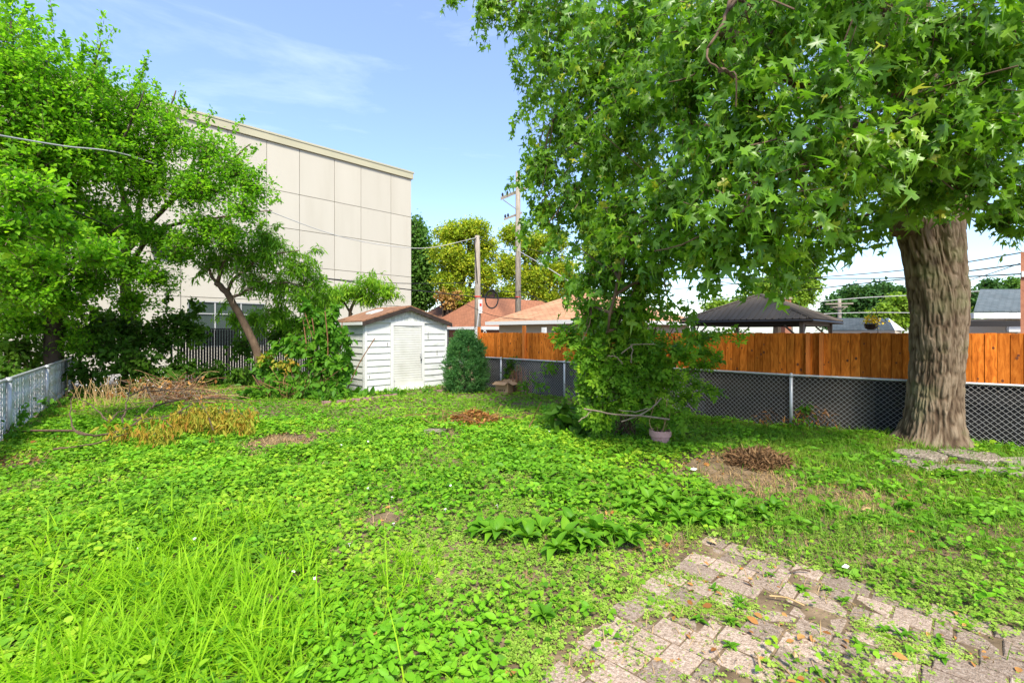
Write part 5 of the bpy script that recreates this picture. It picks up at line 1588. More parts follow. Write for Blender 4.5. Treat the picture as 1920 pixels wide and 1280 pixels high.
# ------------------------------------------------------------------ far trees
def far_tree(px, d, blobs, size, mat, label, trunk=True, dens=170, per=9, tmpl=T_QUAD, trunk_mat='bark_dark', extra=None, group=None, top=None):
    g = at(px, HZ, d); g[2] = 0
    t_ = Thing('tree', g, label, 'tree', group)
    tp2 = at(px, top or min(b_[1] for b_ in blobs) + 10, d)
    m_ = MB()
    m_.tube(curve([g, g * .5 + tp2 * .5 + rng.normal(0, .15, 3), tp2], 8), np.linspace(0.012, 0.003, 8)[:len(curve([g, g * .5 + tp2 * .5, tp2], 8))] * d, 7)
    for b_ in blobs[:7]:
        c_ = at(*b_[:3]); s0 = g + (tp2 - g) * rng.uniform(.3, .6)
        m_.tube(curve([s0, (s0 + c_) / 2 + rng.normal(0, .2, 3), c_], 6), 0.0035 * d, 5)
    t_.part('trunk', m_, M_[trunk_mat])
    leafy(t_, blobs, tmpl, size, per, dens, mat, rng, droop=0.2, tl=size * 3, hang=0.1, twig_r=size * 0.06, spread=size * 0.8, twig_mat=trunk_mat)
    return t_


rng = np.random.default_rng(81)
far_tree(862, 44, [(850, 440, 44, 1.9, 1.8, 1.2), (885, 430, 44, 1.8, 1.8, 1.0), (842, 480, 43, 1.7, 1.5, 1.4), (870, 500, 44, 2.0, 1.6, 1.6), (905, 470, 44.5, 1.6, 1.5, 1.5), (838, 530, 43, 1.4, 1.2, 1.4), (860, 560, 44, 1.8, 1.5, 1.3), (912, 520, 44, 1.3, 1.2, 1.5)], 0.19, 'far_yellow', 'yellow green tree behind the short utility pole', dens=190)
far_tree(1000, 46, [(960, 440, 46, 1.4, 1.5, 1.2), (1000, 460, 46, 1.9, 1.8, 1.6), (1040, 450, 46, 1.6, 1.6, 1.3), (950, 500, 46, 1.4, 1.4, 1.5), (1000, 520, 46, 2.1, 1.8, 1.8), (1050, 510, 46, 1.8, 1.6, 1.7), (960, 550, 46, 1.6, 1.4, 1.2), (1030, 560, 46, 2, 1.5, 1.2), (1080, 540, 46, 1.5, 1.4, 1.6)], 0.19, 'far_yellow', 'bright yellow leaved tree behind the tall utility pole', dens=200)
far_tree(838, 36, [(828, 555, 36, 0.5, 0.5, 0.4), (845, 570, 36, 0.6, 0.5, 0.5), (855, 555, 36, 0.5, 0.5, 0.3)], 0.2, 'far_rust', 'rusty orange leaved small tree before the brown roofs', dens=120)
far_tree(780, 50, [(775, 440, 50, 1.6, 1.8, 1.8), (795, 480, 50, 1.4, 1.5, 1.8), (785, 530, 50, 1.9, 1.8, 1.9), (770, 500, 50, 2, 1.8, 2), (800, 520, 50, 1.1, 1.2, 1.3), (790, 560, 50, 1.6, 1.4, 1.2)], 0.30, 'far_green', 'green tree peeking out right of the cream building', dens=170)
far_tree(1130, 40, [(1110, 420, 40, 1.6, 1.5, 1.5), (1140, 400, 40, 1.3, 1.3, 1.0), (1130, 470, 40, 2, 1.6, 1.6), (1170, 450, 40, 1.6, 1.6, 1.6)], 0.28, 'far_light', 'light green tree showing behind the maple leaves', dens=130)
far_tree(1460, 42, [(1430, 540, 42, 1.5, 1.4, 1.1), (1480, 520, 42, 1.6, 1.4, 1.2), (1515, 530, 42, 1.1, 1.2, 1.2), (1450, 570, 42, 1.9, 1.4, 1.0), (1500, 560, 42, 1.3, 1.3, 1.1), (1395, 570, 42, 1.4, 1.3, 0.7), (1350, 575, 42, 1.4, 1.3, 0.6)], 0.26, 'far_light', 'feathery light green tree behind the gazebo', dens=130)
far_tree(1620, 75, [(1570, 575, 75, 2.0, 2, 1.6), (1600, 555, 75, 2.4, 2, 1.6), (1650, 550, 75, 2.6, 2, 1.4), (1630, 580, 75, 3, 2, 2.2), (1685, 560, 75, 2.2, 2, 1.4), (1560, 595, 75, 1.8, 2, 1.4), (1600, 600, 75, 2.5, 2, 1.6), (1720, 580, 75, 3, 2, 2)], 0.5, 'far_dark', 'dark green far tree mass left of the maple trunk', dens=90)
far_tree(1675, 50, [(1660, 585, 50, 1.3, 1.2, 1.0), (1685, 570, 50, 1.4, 1.2, 1.0), (1705, 590, 50, 1.2, 1.2, 1.4), (1680, 605, 50, 1.6, 1.2, 0.9)], 0.28, 'far_light', 'yellow green tree close left of the maple trunk', dens=150)
far_tree(1858, 60, [(1856, 535, 60, 1.0, 1, 0.5), (1850, 548, 60, 1.6, 1.2, 0.8), (1835, 570, 60, 1.6, 1.3, 1.6), (1870, 555, 60, 1.4, 1.2, 0.8)], 0.32, 'far_dark', 'dark tree top above the grey roof right of the trunk', dens=130)
far_tree(1898, 62, [(1898, 533, 62, 1.1, 1, 0.6), (1905, 548, 62, 1.4, 1.2, 0.7), (1890, 560, 62, 1.4, 1.2, 0.8)], 0.32, 'far_green', 'small green tree top at the right edge above the grey roof', dens=130)
far_tree(1850, 24, [(1830, 615, 24, 0.5, 0.5, 0.35), (1860, 610, 24, 0.5, 0.5, 0.3), (1822, 600, 25, 0.3, 0.5, 0.4)], 0.16, 'far_light', 'bright bush below the porch beam right of the trunk', dens=160, top=612)

# ------------------------------------------------------------------ small things in the yard
# cardboard box
bx = ground_pt(943, 13.8)
cb = Thing('cardboard_box', bx, 'open brown cardboard box on the grass by the evergreen shrub', 'box')
ba = math.radians(-33)
e1 = np.array([math.cos(ba), math.sin(ba), 0]); e2 = np.array([-math.sin(ba), math.cos(ba), 0])
o0 = bx - e1 * 0.20 - e2 * 0.1
w1, w2, hh = 0.44, 0.34, 0.36
m = MB()
th_ = 0.008
m.box(o0, e1 * w1, e2 * th_, (0, 0, hh)); m.box(o0 + e2 * (w2 - th_), e1 * w1, e2 * th_, (0, 0, hh))
m.box(o0 + e2 * th_, e1 * th_, e2 * (w2 - 2 * th_), (0, 0, hh)); m.box(o0 + e1 * (w1 - th_) + e2 * th_, e1 * th_, e2 * (w2 - 2 * th_), (0, 0, hh)); m.box(o0 + (e1 + e2) * th_, e1 * (w1 - 2 * th_), e2 * (w2 - 2 * th_), (0, 0, 0.01))
cb.part('body', m, M_['cardboard'])
for (p_, ed, outv) in ((o0, e1 * w1, -e2), (o0 + e2 * w2, e1 * w1, e2), (o0, e2 * w2, -e1), (o0 + e1 * w1, e2 * w2, e1)):
    m = MB(); m.box(p_ + np.array([0, 0, hh]), ed, outv * 0.17 + np.array([0, 0, -0.07 if outv is not e2 else 0.05]), np.array([0, 0, 0.007])); cb.part('flap', m, M_['cardboard'])
m = MB()
for k, (x0, l0) in enumerate(((0.10, 0.05), (0.16, 0.04), (0.21, 0.06), (0.30, 0.05))):
    m.box(o0 + e1 * x0 - e2 * 0.0015 + np.array([0, 0, 0.10]), e1 * l0, e2 * 0.001, (0, 0, 0.045))
cb.part('print', m, M_['cardboard_print'])

# flower pot
fp = G(1238, 836)
ft = Thing('flower_pot', fp, 'faded pink terracotta flower pot beside the rose bush', 'flower pot')
def lathe(c, prof_, n=28):
    m_ = MB(); vv_, ff_ = [], []
    for r_, z_ in prof_:
        for k_ in range(n):
            vv_.append(c + np.array([r_ * math.cos(2 * PI * k_ / n), r_ * math.sin(2 * PI * k_ / n), z_]))
    for i_ in range(len(prof_) - 1):
        for k_ in range(n):
            k2 = (k_ + 1) % n
            ff_.append((i_ * n + k_, i_ * n + k2, (i_ + 1) * n + k2, (i_ + 1) * n + k_))
    m_.add(vv_, ff_); return m_
ft.part('pot', lathe(fp, [(0.001, 0.0), (0.105, 0.0), (0.112, 0.01), (0.145, 0.16), (0.147, 0.162), (0.166, 0.165), (0.172, 0.25), (0.168, 0.256), (0.152, 0.254), (0.148, 0.20)]), M_['terracotta'])
ft.part('soil', lathe(fp, [(0.001, 0.21), (0.08, 0.215), (0.147, 0.205)]), M_['soil'])
m = MB()
for k in range(5):
    q0 = fp + np.array([rng.normal(0, .04), rng.normal(0, .04), .2]); m.tube(curve([q0, q0 + np.array([rng.normal(0, .05), 0, .2]), q0 + np.array([rng.normal(0, .12), rng.normal(0, .05), rng.uniform(.3, .6)])], 7), 0.006, 4)
ft.part('stem', m, M_['twig_tan'])

# brick edging by the shed
i = 0
for k, (px, py) in enumerate([(612, 757), (640, 755), (668, 752), (688, 750), (705, 748), (722, 745), (737, 743), (800, 737), (825, 735), (850, 734), (884, 733), (895, 731)]):
    q = G(px, py); q[2] += 0.02
    m = MB(); an = rng.uniform(-.15, .15) + 0.35
    c_, s_ = math.cos(an), math.sin(an); ex = np.array([c_, s_, rng.normal(0, .03)]); ey = np.array([-s_, c_, rng.normal(0, .05)])
    m.box(-ex * 0.11 - ey * 0.05 - np.array([0, 0, 0.05]), ex * 0.22, ey * 0.1, (0, 0, 0.10))
    o = link('edging_brick', m.mesh('edging_brick'), M_['purple_brick']); o.location = q
    bv_ = o.modifiers.new('b', 'BEVEL'); bv_.width = 0.008
    tag(o, 'weathered purple edging brick before the shed, ' + ['first','second','third','fourth','fifth','sixth','seventh','eighth','ninth','tenth','eleventh','twelfth','thirteenth','fourteenth','fifteenth','sixteenth','seventeenth','eighteenth','nineteenth','twentieth','twenty first','twenty second','twenty third','twenty fourth','twenty fifth','twenty sixth', 'twenty seventh', 'twenty eighth', 'twenty ninth', 'thirtieth', 'thirty first', 'thirty second'][k] + ' from the left', 'brick', 'edging bricks before the shed')

# stepping stones by the trunk
for k, (px, py, rx_, ry_, lab) in enumerate([(1728, 856, 0.30, 0.26, 'oval pebbled stepping stone nearest the left of the trunk foot'), (1822, 858, 0.33, 0.30, 'oval pebbled stepping stone at the right of the trunk foot'), (1735, 880, 0.24, 0.12, 'thin pebbled stepping stone half overgrown in front of the left oval stone'), (1822, 884, 0.34, 0.15, 'long pebbled stepping stone in front of the right oval stone'), (1700, 870, 0.2, 0.11, 'small leftmost pebbled stone buried in the grass before the trunk')]):
    q = G(px, py)
    n = 22
    ring = []
    for j in range(n):
        an = 2 * PI * j / n; r_ = 1 + 0.10 * math.sin(an * 3 + k) + rng.normal(0, .03)
        ring.append((rx_ * r_ * math.cos(an), ry_ * r_ * math.sin(an)))
    m = MB()
    vv_ = [(x, y, -0.06) for x, y in ring] + [(x, y, 0.045) for x, y in ring] + [(x * .94, y * .94, 0.06 + rng.normal(0, .002)) for x, y in ring] + [(0, 0, 0.062)]
    ff_ = []
    for j in range(n):
        j2 = (j + 1) % n
        ff_ += [(j, j2, j2 + n, j + n), (j + n, j2 + n, j2 + 2 * n, j + 2 * n), (j + 2 * n, j2 + 2 * n, 3 * n)]
    m.add(vv_, ff_)
    o = link('stepping_stone', m.mesh('stepping_stone'), M_['aggregate']); o.location = q
    tag(o, lab, 'stone', 'stepping stones by the trunk')
for k, (px, py, lab) in enumerate([(1905, 892, 'flat square concrete slab at the right edge near the trunk'), (1908, 872, 'flat concrete slab behind the square slab at the right edge')]):
    q = G(px, py); m = MB(); m.box((-0.22, -0.10, -0.05), (0.5, 0.03, 0), (-0.03, 0.24, 0), (0, 0, 0.12)); o = link('concrete_slab', m.mesh('concrete_slab'), M_['slab']); o.location = q
    bv_ = o.modifiers.new('b', 'BEVEL'); bv_.width = 0.012; bv_.segments = 2
    tag(o, lab, 'slab')

# white ornamental lattice strip by the far fence post
lt = Thing('lattice', ground_pt(900, 15.7), 'white ornamental lattice strip behind the first orange fence post', 'lattice')
m = MB()
for cx_ in (893, 909):
    for k in range(8):
        c_ = at(cx_, 617 + k * 6, 15.75)
        m.tube([c_ + 0.045 * np.array([math.cos(a2), 0, math.sin(a2) * 1.1]) for a2 in np.linspace(0, 2 * PI, 10)], 0.011, 4, cap=False)
lt.part('rings', m, M_['white_trim'], kind='stuff')
m = MB(); m.tube([at(893, 665, 15.76), at(893, 740, 15.76)], 0.02, 4); m.tube([at(909, 665, 15.76), at(909, 740, 15.76)], 0.02, 4); lt.part('stake', m, M_['white_trim'])

# fallen branch with wilted leaves
rng = np.random.default_rng(91)
fb = Thing('fallen_branch', G(300, 835), 'fallen branch with wilted yellow brown leaves lying across the left lawn', 'branch')
def gp(px, py, h):
    q = G(px, py + 0.0); q = q.copy(); q[2] += h; return q
m = MB()
BR = [[gp(30, 820, .12), gp(140, 838, .25), gp(180, 842, .2), gp(250, 828, .28), gp(330, 812, .35), gp(400, 800, .38)], [gp(180, 842, .2), gp(140, 846, .3), gp(133, 812, .45), gp(136, 790, .5)], [gp(205, 825, .3), gp(170, 800, .42), gp(136, 790, .5)],
      [gp(230, 825, .3), gp(240, 790, .5), gp(245, 765, .6)], [gp(250, 828, .28), gp(290, 800, .45), gp(320, 775, .55)], [gp(240, 790, .5), gp(280, 770, .55), gp(310, 775, .5), gp(370, 790, .5), gp(400, 840, .28)],
      [gp(330, 812, .35), gp(380, 795, .5), gp(440, 790, .45), gp(475, 800, .4)], [gp(290, 800, .45), gp(275, 770, .6), gp(290, 745, .6)], [gp(205, 825, .3), gp(225, 815, .4), gp(262, 800, .4)], [gp(245, 765, .6), gp(215, 760, .6), gp(205, 770, .5)],
      [gp(280, 770, .45), gp(340, 760, .4), gp(400, 757, .3), gp(415, 758, .25)], [gp(100, 855, .1), gp(180, 850, .15), gp(240, 835, .2)], [gp(250, 820, .3), gp(300, 818, .3), gp(325, 828, .25)]]
for k, c_ in enumerate(BR):
    limb(m, c_, 0.024 if k == 0 else 0.015, 0.007, 14, 5, 0.008)
fb.part('branch', m, M_['bark_brown'])
A0, A1 = [], []
for k in range(270):
    px = rng.choice([rng.uniform(330, 475), rng.uniform(330, 440), rng.uniform(205, 330)], p=[.55, .25, .2])
    py = rng.uniform(788, 812) if px > 330 else rng.uniform(815, 835)
    q0 = gp(px, py + 12, rng.uniform(.18, .50)); A0.append(q0); A1.append(q0 + np.array([rng.normal(0, .04), rng.normal(-.02, .04), -rng.uniform(.08, .2)]))
q = sprigs(np.array(A0), np.array(A1), 8, T_NARROW, 0.095, rng, droop=1.3, up=0.1, spread=0.035)
tv_ = T_OVAL[0].copy(); tv_[:, 0] *= 0.55
fb.big('wilted_leaves', place((tv_, T_OVAL[1]), *q), M_['wilt_leaf'], kind='stuff')
A0, A1 = [], []
for (px, py, h_) in ((205, 770, .5), (285, 762, .5), (360, 770, .45), (375, 772, .4), (398, 838, .2), (290, 850, .15), (312, 838, .3)):
    q0 = gp(px, py, h_); A0.append(q0); A1.append(q0 + np.array([0, 0, -.12]))
q = sprigs(np.array(A0), np.array(A1), 7, T_OVAL, 0.12, rng, droop=1.5, up=0.1, spread=0.03)
fb.big('dead_leaves', place((tv_, T_OVAL[1]), *q), M_['dead_leaf'], kind='stuff')

# brush pile of thin dry stems
bp_ = Thing('brush_pile', ground_pt(335, 12.6), 'pile of dry brown stems heaped before the dark undergrowth', 'brush pile')
for (n, mtn, cxp, sx_, lowh, mh, r_) in ((170, 'twig_rust', 335, 34, 0.0, 0.6, 0.007), (110, 'twig_grey', 325, 45, 0.0, 0.5, 0.007), (70, 'twig_tan', 320, 36, 0.0, 0.75, 0.006)):
    m = MB()
    for k in range(n):
        q0 = ground_pt(cxp + rng.normal(0, sx_), 12.4 + rng.normal(0, .5)); q0[2] += rng.uniform(0, .25)
        q2 = q0 + np.array([rng.normal(0, .5), rng.normal(0, .3), rng.uniform(-0.15, mh) * max(0.15, 1 - abs(q0[0] + 9) / 1.2)]); q2[2] = max(q2[2], 0.02)
        m.tube(curve([q0, (q0 + q2) / 2 + np.array([0, 0, abs(rng.normal(0.06, .08))]), q2], 6), r_, 3)
    bp_.part('stems', m, M_[mtn], kind='stuff')
n = 130
c_ = np.stack([rng.normal(-9.1, .5, n), rng.normal(12.4, .35, n), rng.uniform(.05, .55, n)], -1)
bp_.big('dry_leaves', place(T_OVAL, c_, rng.normal(0, 1, (n, 3)), rng.normal(0, 1, (n, 3)), np.full(n, .13), rng.random(n)), M_['dead_leaf'], kind='stuff')
# bigger sticks in front of it
sk = Thing('stick', gp(360, 757, .05), 'long thin bare stick lying in front of the brush pile', 'stick')
m = MB(); limb(m, [gp(285, 770, .1), gp(340, 762, .18), gp(400, 757, .15), gp(455, 755, .06)], 0.022, 0.01, 14, 6, 0.01); sk.part('shaft', m, M_['bark_brown'])

# seed-headed dry stalks
for gi, (x0, x1, y0, y1, n, lab) in enumerate([(118, 205, 750, 768, 55, 'left clump of tan dry stalks with pale seed heads by the slatted fence'), (205, 295, 742, 764, 50, 'right clump of tan dry stalks with pale seed heads beside the brush pile')]):
    dt = Thing('dry_stalks', G((x0 + x1) / 2, y1), lab, 'plant', 'seed headed stalks')
    m, hd_ = MB(), MB()
    for k in range(n):
        q0 = G(rng.uniform(x0, x1), rng.uniform(y0, y1)); ln = rng.uniform(.35, .75); a2 = rng.normal(0, .45)
        q2 = q0 + np.array([math.sin(a2) * ln, rng.normal(0, .1), math.cos(a2) * ln * 0.9])
        md = q0 * 0.4 + q2 * 0.6 + np.array([0, 0, rng.uniform(0, .12)])
        m.tube(curve([q0, md, q2], 7), 0.005, 3)
        if rng.random() < 0.4:
            hd_.tube([q2 - np.array([0, 0, .014]), q2, q2 + np.array([0, 0, .014])], [0.004, 0.011, 0.004], 5)
    dt.part('stalks', m, M_['twig_tan'], kind='stuff'); dt.part('seed_heads', hd_, M_['white_flower'], kind='stuff')

# pile of dead leaves and twigs mid lawn
pl_ = Thing('leaf_pile', G(890, 795), 'heap of crisp rust brown leaves and twigs in the middle of the lawn', 'leaf pile')
g1 = G(890, 792)
n = 620
uu = rng.normal(0, 1, (n, 2)) * np.array([0.36, 0.26])
hq = 0.24 * np.exp(-(uu[:, 0] / .42) ** 2 - (uu[:, 1] / .3) ** 2)
c_ = g1 + np.stack([uu[:, 0], uu[:, 1], 0.02 + hq * rng.random(n) ** .5], -1)
pl_.big('leaves', place((tv_, T_OVAL[1]), c_, rng.normal(0, 1, (n, 3)) * np.array([1, 1, .5]), rng.normal(0, .7, (n, 3)) + np.array([0, 0, .4]), rng.uniform(.07, .13, n), rng.random(n) ** 1.2), M_['dead_leaf'], kind='stuff')
m = MB()
for k in range(40):
    q0 = g1 + np.array([rng.normal(0, .4), rng.normal(0, .25), .05]); q2 = q0 + np.array([rng.normal(0, .35), rng.normal(0, .2), rng.uniform(0, .22)])
    m.tube(curve([q0, (q0 + q2) / 2 + np.array([0, 0, .06]), q2], 6), 0.006, 3)
pl_.part('twigs', m, M_['twig_rust'], kind='stuff')
s2 = Thing('stick', G(985, 808), 'curved rust brown stick standing out right of the leaf pile', 'stick')
m = MB(); limb(m, [gp(975, 812, .03), gp(992, 806, .06), gp(1000, 800, .16), gp(1008, 803, .36), gp(1016, 803, .5)], 0.014, 0.007, 14, 5, 0.006); s2.part('shaft', m, M_['twig_rust'])
s3 = Thing('stick', G(780, 790), 'thin stick lying left of the leaf pile', 'stick')
m = MB(); limb(m, [gp(750, 788, .05), gp(780, 786, .1), gp(805, 798, .06), gp(850, 800, .08)], 0.010, 0.006, 12, 5, 0.006); s3.part('shaft', m, M_['twig_rust'])
fs_ = Thing('flat_stone', G(813, 812), 'flat grey stone at the left end of the leaf pile', 'stone')
m = MB(); q = G(813, 812); m.prism([q + np.array(p_) for p_ in ((-.2, -.1, .0), (.18, -.12, .0), (.22, .1, .0), (-.12, .14, .0))], (0, 0, 0.06)); fs_.part('slab', m, M_['aggregate'])

# dry root clod on the bare mound
ct = Thing('root_clod', G(1420, 872), 'clod of dry brown roots and grass on the bare soil mound', 'clod')
g1 = G(1418, 868)
n = 3800
dr = norm(rng.normal(0, 1, (n, 3))); dr[:, 2] = np.abs(dr[:, 2])
c_ = g1 + dr * np.array([0.38, 0.28, 0.17]) * (rng.random((n, 1)) ** .35) * (0.75 + 0.5 * vnoise(dr[:, 0] * 3, dr[:, 1] * 3 + 7))[:, None]
ct.big('roots', place(T_NARROW, c_, rng.normal(0, 1, (n, 3)) + dr * .4 - np.array([0, 0, .4]), rng.normal(0, 1, (n, 3)), rng.uniform(.05, .12, n), np.clip(0.25 + .7 * dr[:, 2] * rng.random(n) + .2 * rng.random(n), 0, 1)), M_['rootlet'], kind='stuff')
m = MB(); m.tube([gp(1416, 872, .0), gp(1416, 871, .22)], 0.006, 4); ct.part('stick', m, M_['twig_tan'])

# brown branches of dead foliage against the chain link
df = Thing('dead_branch', G(1490, 806), 'dead rust coloured leafy branch leaning on the chain link near the post', 'branch')
leafy(df, [(1440, 785, 8.9, 0.35, 0.1, 0.14), (1510, 775, 8.6, 0.35, 0.1, 0.2), (1545, 785, 8.4, 0.2, 0.1, 0.15), (1495, 795, 8.65, 0.4, 0.1, 0.1)], T_NARROW, 0.10, 6, 110, 'dead_leaf', rng, droop=0.5, tl=0.25, twig_mat='twig_rust')
dg = Thing('weeds', G(1512, 800), 'small green weed beside the chain link post', 'plant')
leafy(dg, [(1512, 770, 8.55, 0.10, 0.06, 0.12), (1500, 795, 8.5, 0.2, 0.1, 0.07)], T_OVAL, 0.08, 6, 160, 'poke_leaf', rng, droop=0.3, tl=0.15)
wn = Thing('weeds', G(80, 780), 'green weeds and vines climbing the white slatted fence post', 'plant')
leafy(wn, [(85, 760, 9.8, 0.25, 0.2, 0.4), (60, 800, 8.6, 0.4, 0.3, 0.2), (40, 770, 8.6, 0.25, 0.2, 0.3), (110, 770, 11, 0.4, 0.3, 0.3), (15, 810, 7.6, 0.3, 0.3, 0.2)], T_OVAL, 0.08, 7, 130, 'poke_leaf', rng, droop=0.3, tl=0.2)

# ------------------------------------------------------------------ broad-leaved rosettes
def strap_leaf(k):
    rg_ = random.Random(100 + k)
    n = 6
    vv_, ff_ = [], []
    arch = rg_.uniform(0.35, 0.8)
    for i in range(n + 1):
        t = i / n
        wd = 0.19 * math.sin(PI * min(1, (0.06 + t * 0.94)) ** 0.85) + 0.012
        if i == n: wd = 0.004
        y = t * (1 - 0.12 * arch * t); z = 0.55 * t - arch * t * t
        vv_ += [(-wd, y, z + wd * 0.45), (0, y, z), (wd, y, z + wd * 0.45)]
    for i in range(n):
        a2 = i * 3
        ff_ += [(a2, a2 + 1, a2 + 4, a2 + 3), (a2 + 1, a2 + 2, a2 + 5, a2 + 4)]
    m_ = MB(); m_.add(vv_, ff_, 0.1 + 0.2 * (k % 5))
    me_ = m_.mesh('leaf'); me_.materials.append(M_['plantain_leaf'])
    me_.polygons.foreach_set('use_smooth', np.ones(len(me_.polygons), bool))
    return me_


SL = [strap_leaf(k) for k in range(10)]
rng = np.random.default_rng(111)
ROS = [(930, 1010, .16, 'front row: leftmost dark rosette of broad leaves left of the paving'), (965, 1000, .15, None), (1060, 1018, .17, None), (1085, 1028, .17, None), (1045, 1040, .15, None), (1120, 1005, .16, None), (1150, 1012, .15, None), (1180, 1025, .15, None), (1105, 1030, .14, None),
       (1190, 960, .13, None), (1215, 945, .13, None), (1240, 965, .14, None), (1265, 950, .14, None), (1290, 970, .15, None), (1310, 985, .14, None), (1335, 960, .14, None), (1275, 985, .13, None), (1350, 980, .13, None), (1380, 965, .13, None), (1250, 935, .12, None), (1320, 940, .12, None),
       (980, 935, .12, None), (1040, 915, .12, None), (1090, 905, .12, None), (1130, 900, .12, None), (1450, 960, .11, None), (1430, 975, .11, None), (1115, 925, .12, None), (1065, 945, .11, None), (1560, 965, .10, None), (1610, 985, .10, None), (1700, 960, .10, None), (1010, 900, .11, None), (1160, 920, .12, None), (1020, 1170, .09, None), (905, 1000, .14, None), (990, 1018, .15, None), (1015, 1002, .14, None), (1075, 990, .15, None), (1200, 1010, .13, None), (1228, 985, .13, None), (1365, 945, .12, None), (1300, 955, .13, None), (1395, 985, .11, None), (1180, 940, .12, None)]
ORD = ['first','second','third','fourth','fifth','sixth','seventh','eighth','ninth','tenth','eleventh','twelfth','thirteenth','fourteenth','fifteenth','sixteenth','seventeenth','eighteenth','nineteenth','twentieth','twenty first','twenty second','twenty third','twenty fourth','twenty fifth','twenty sixth','twenty seventh','twenty eighth','twenty ninth','thirtieth','thirty first','thirty second']
FRO = sorted(r_[0] for r_ in ROS if r_[1] >= 995); MID = sorted(r_[0] for r_ in ROS if r_[1] < 995)
for k, (px, py, ln, lab) in enumerate(ROS):
    q = G(px, py)
    row = 'foremost row of broad leaved rosettes beside the paving' if py >= 995 else 'broad leaved rosettes in the middle of the lawn'
    tr_ = Thing('broad_leaf_plant', q, 'broad leaved green rosette, ' + (ORD[FRO.index(px)] + ' from the left in the front row beside the paving' if py >= 995 else ORD[MID.index(px)] + ' from the left in the middle lawn'), 'plant', row)
    nl = rng.integers(15, 23)
    for j in range(nl):
        an = j * 2.4 + rng.normal(0, .3); ti = rng.uniform(-0.35, 0.35) + 0.55 * (j / nl)
        s = ln * 1.12 * rng.uniform(.65, 1.25)
        tr_.inst('leaf', SL[int(rng.integers(10))], None, Matrix.Translation(Vector(q + np.array([0, 0, .045]))) @ Matrix.Rotation(an, 4, 'Z') @ Matrix.Rotation(ti, 4, 'X') @ Matrix.Rotation(rng.normal(0, .25), 4, 'Y') @ Matrix.Scale(s, 4))

PV = sorted([(1442, 1080), (1505, 1108), (1552, 1108), (1582, 1130), (1690, 1108), (1388, 1132), (1340, 1108), (1660, 1185), (1700, 1192), (1612, 1215), (1645, 1232), (1706, 1226), (1762, 1205), (1770, 1240), (1372, 1170), (1370, 1215), (1385, 1140), (1530, 1262), (1310, 1165), (1690, 1195)])
for k, (px, py) in enumerate(PV):
    q = G(px, py)
    tr_ = Thing('paving_weed', q, 'small green weed growing from the paving, ' + ORD[k] + ' from the left', 'weed', 'weeds between the pavers')
    for j in range(int(rng.integers(7, 12))):
        tr_.inst('leaf', SL[int(rng.integers(10))], None, Matrix.Translation(Vector(q + np.array([rng.normal(0, .008), rng.normal(0, .008), .012]))) @ Matrix.Rotation(j * 2.4 + rng.normal(0, .3), 4, 'Z') @ Matrix.Rotation(rng.uniform(-.2, .6), 4, 'X') @ Matrix.Scale(rng.uniform(.035, .065), 4))

# ------------------------------------------------------------------ ground cover
rng = np.random.default_rng(121)


def scatter(n, dmin, dmax, side=1.16, power=1.0):
    """random ground points in a wedge a little wider than the view; power>1 favours near points"""
    u = rng.random(n)
    d = np.sqrt(dmin ** 2 + (dmax ** 2 - dmin ** 2) * u ** power)
    x = (rng.random(n) * 2 - 1) * (side * d + 0.4)
    return x, d


def in_yard(x, y):
    """left of the right fence, right of the left fence, before the back fence"""
    def side(P0, P1):
        return (P1[0] - P0[0]) * (y - P0[1]) - (P1[1] - P0[1]) * (x - P0[0])
    ok = np.where(x < FP[2][0], side(FP[1], FP[2]) < -0.0, side(FP[2], FP[3]) < 0.0)
    ok &= (side(LP_[1], LP_[2]) < 0)
    rel = (x - b0[0]) * U[0] + (y - b0[1]) * U[1]
    ok &= rel < -0.15
    # shed footprint
    sx_ = (x - SH0[0]) * V[0] + (y - SH0[1]) * V[1]; sy_ = (x - SH0[0]) * U[0] + (y - SH0[1]) * U[1]
    ok &= ~((sx_ > -0.02) & (sx_ < SW) & (sy_ > -0.02) & (sy_ < SD))
    ok &= ((x - 6.45) ** 2 + (y - 7.2) ** 2) > 0.5 ** 2
    return ok


def PXY(x, y):
    return 960 + F * x / y, HZ + F * H / y


GQ = lambda px, py: G(px, py)[:2]
BARE = []     # (cx, cy, rx, ry, strength)
for (px, py, rx_, ry_, s) in ((1365, 885, 1.0, 1.05, 1.0), (1420, 920, 0.8, 0.5, .95), (1560, 932, 1.1, 0.5, .85), (1640, 958, 0.45, 0.3, .8), (1255, 895, 0.45, 0.5, .45), (525, 828, 0.75, 0.7, 1.0), (580, 815, 0.5, 0.3, .7), (715, 972, 0.26, 0.24, 1.0), (640, 790, .7, .3, .5), (430, 960, .25, .15, .6), (250, 980, .2, .15, .6), (1000, 1090, .2, .15, .5), (770, 1180, .12, .1, .5), (1200, 1030, .3, .15, .7), (30, 870, 0.5, 0.7, .9), (40, 800, 0.5, 1.0, .6), (1270, 1030, 0.35, 0.22, .7), (1700, 1010, 0.5, 0.18, .6), (1760, 1040, 0.3, 0.12, .7),
                            (820, 800, 0.5, 0.3, .5), (690, 770, 0.6, 0.4, .55), (640, 870, .4, .3, .3), (1760, 868, .5, .25, .8), (240, 755, .8, .8, .35), (1000, 752, 0.8, 0.4, .25), (1300, 820, .3, .2, .3), (1600, 800, 2.2, .25, .35), (1130, 970, .25, .2, .5), (1650, 1050, .6, .16, .6), (1850, 1000, .45, .16, .6), (1500, 1015, .4, .14, .6), (1850, 935, .5, .2, .5), (1700, 905, .5, .2, .5), (1480, 880, .4, .3, .5)):
    c_ = GQ(px, py); BARE.append((c_[0], c_[1], rx_, ry_, s))


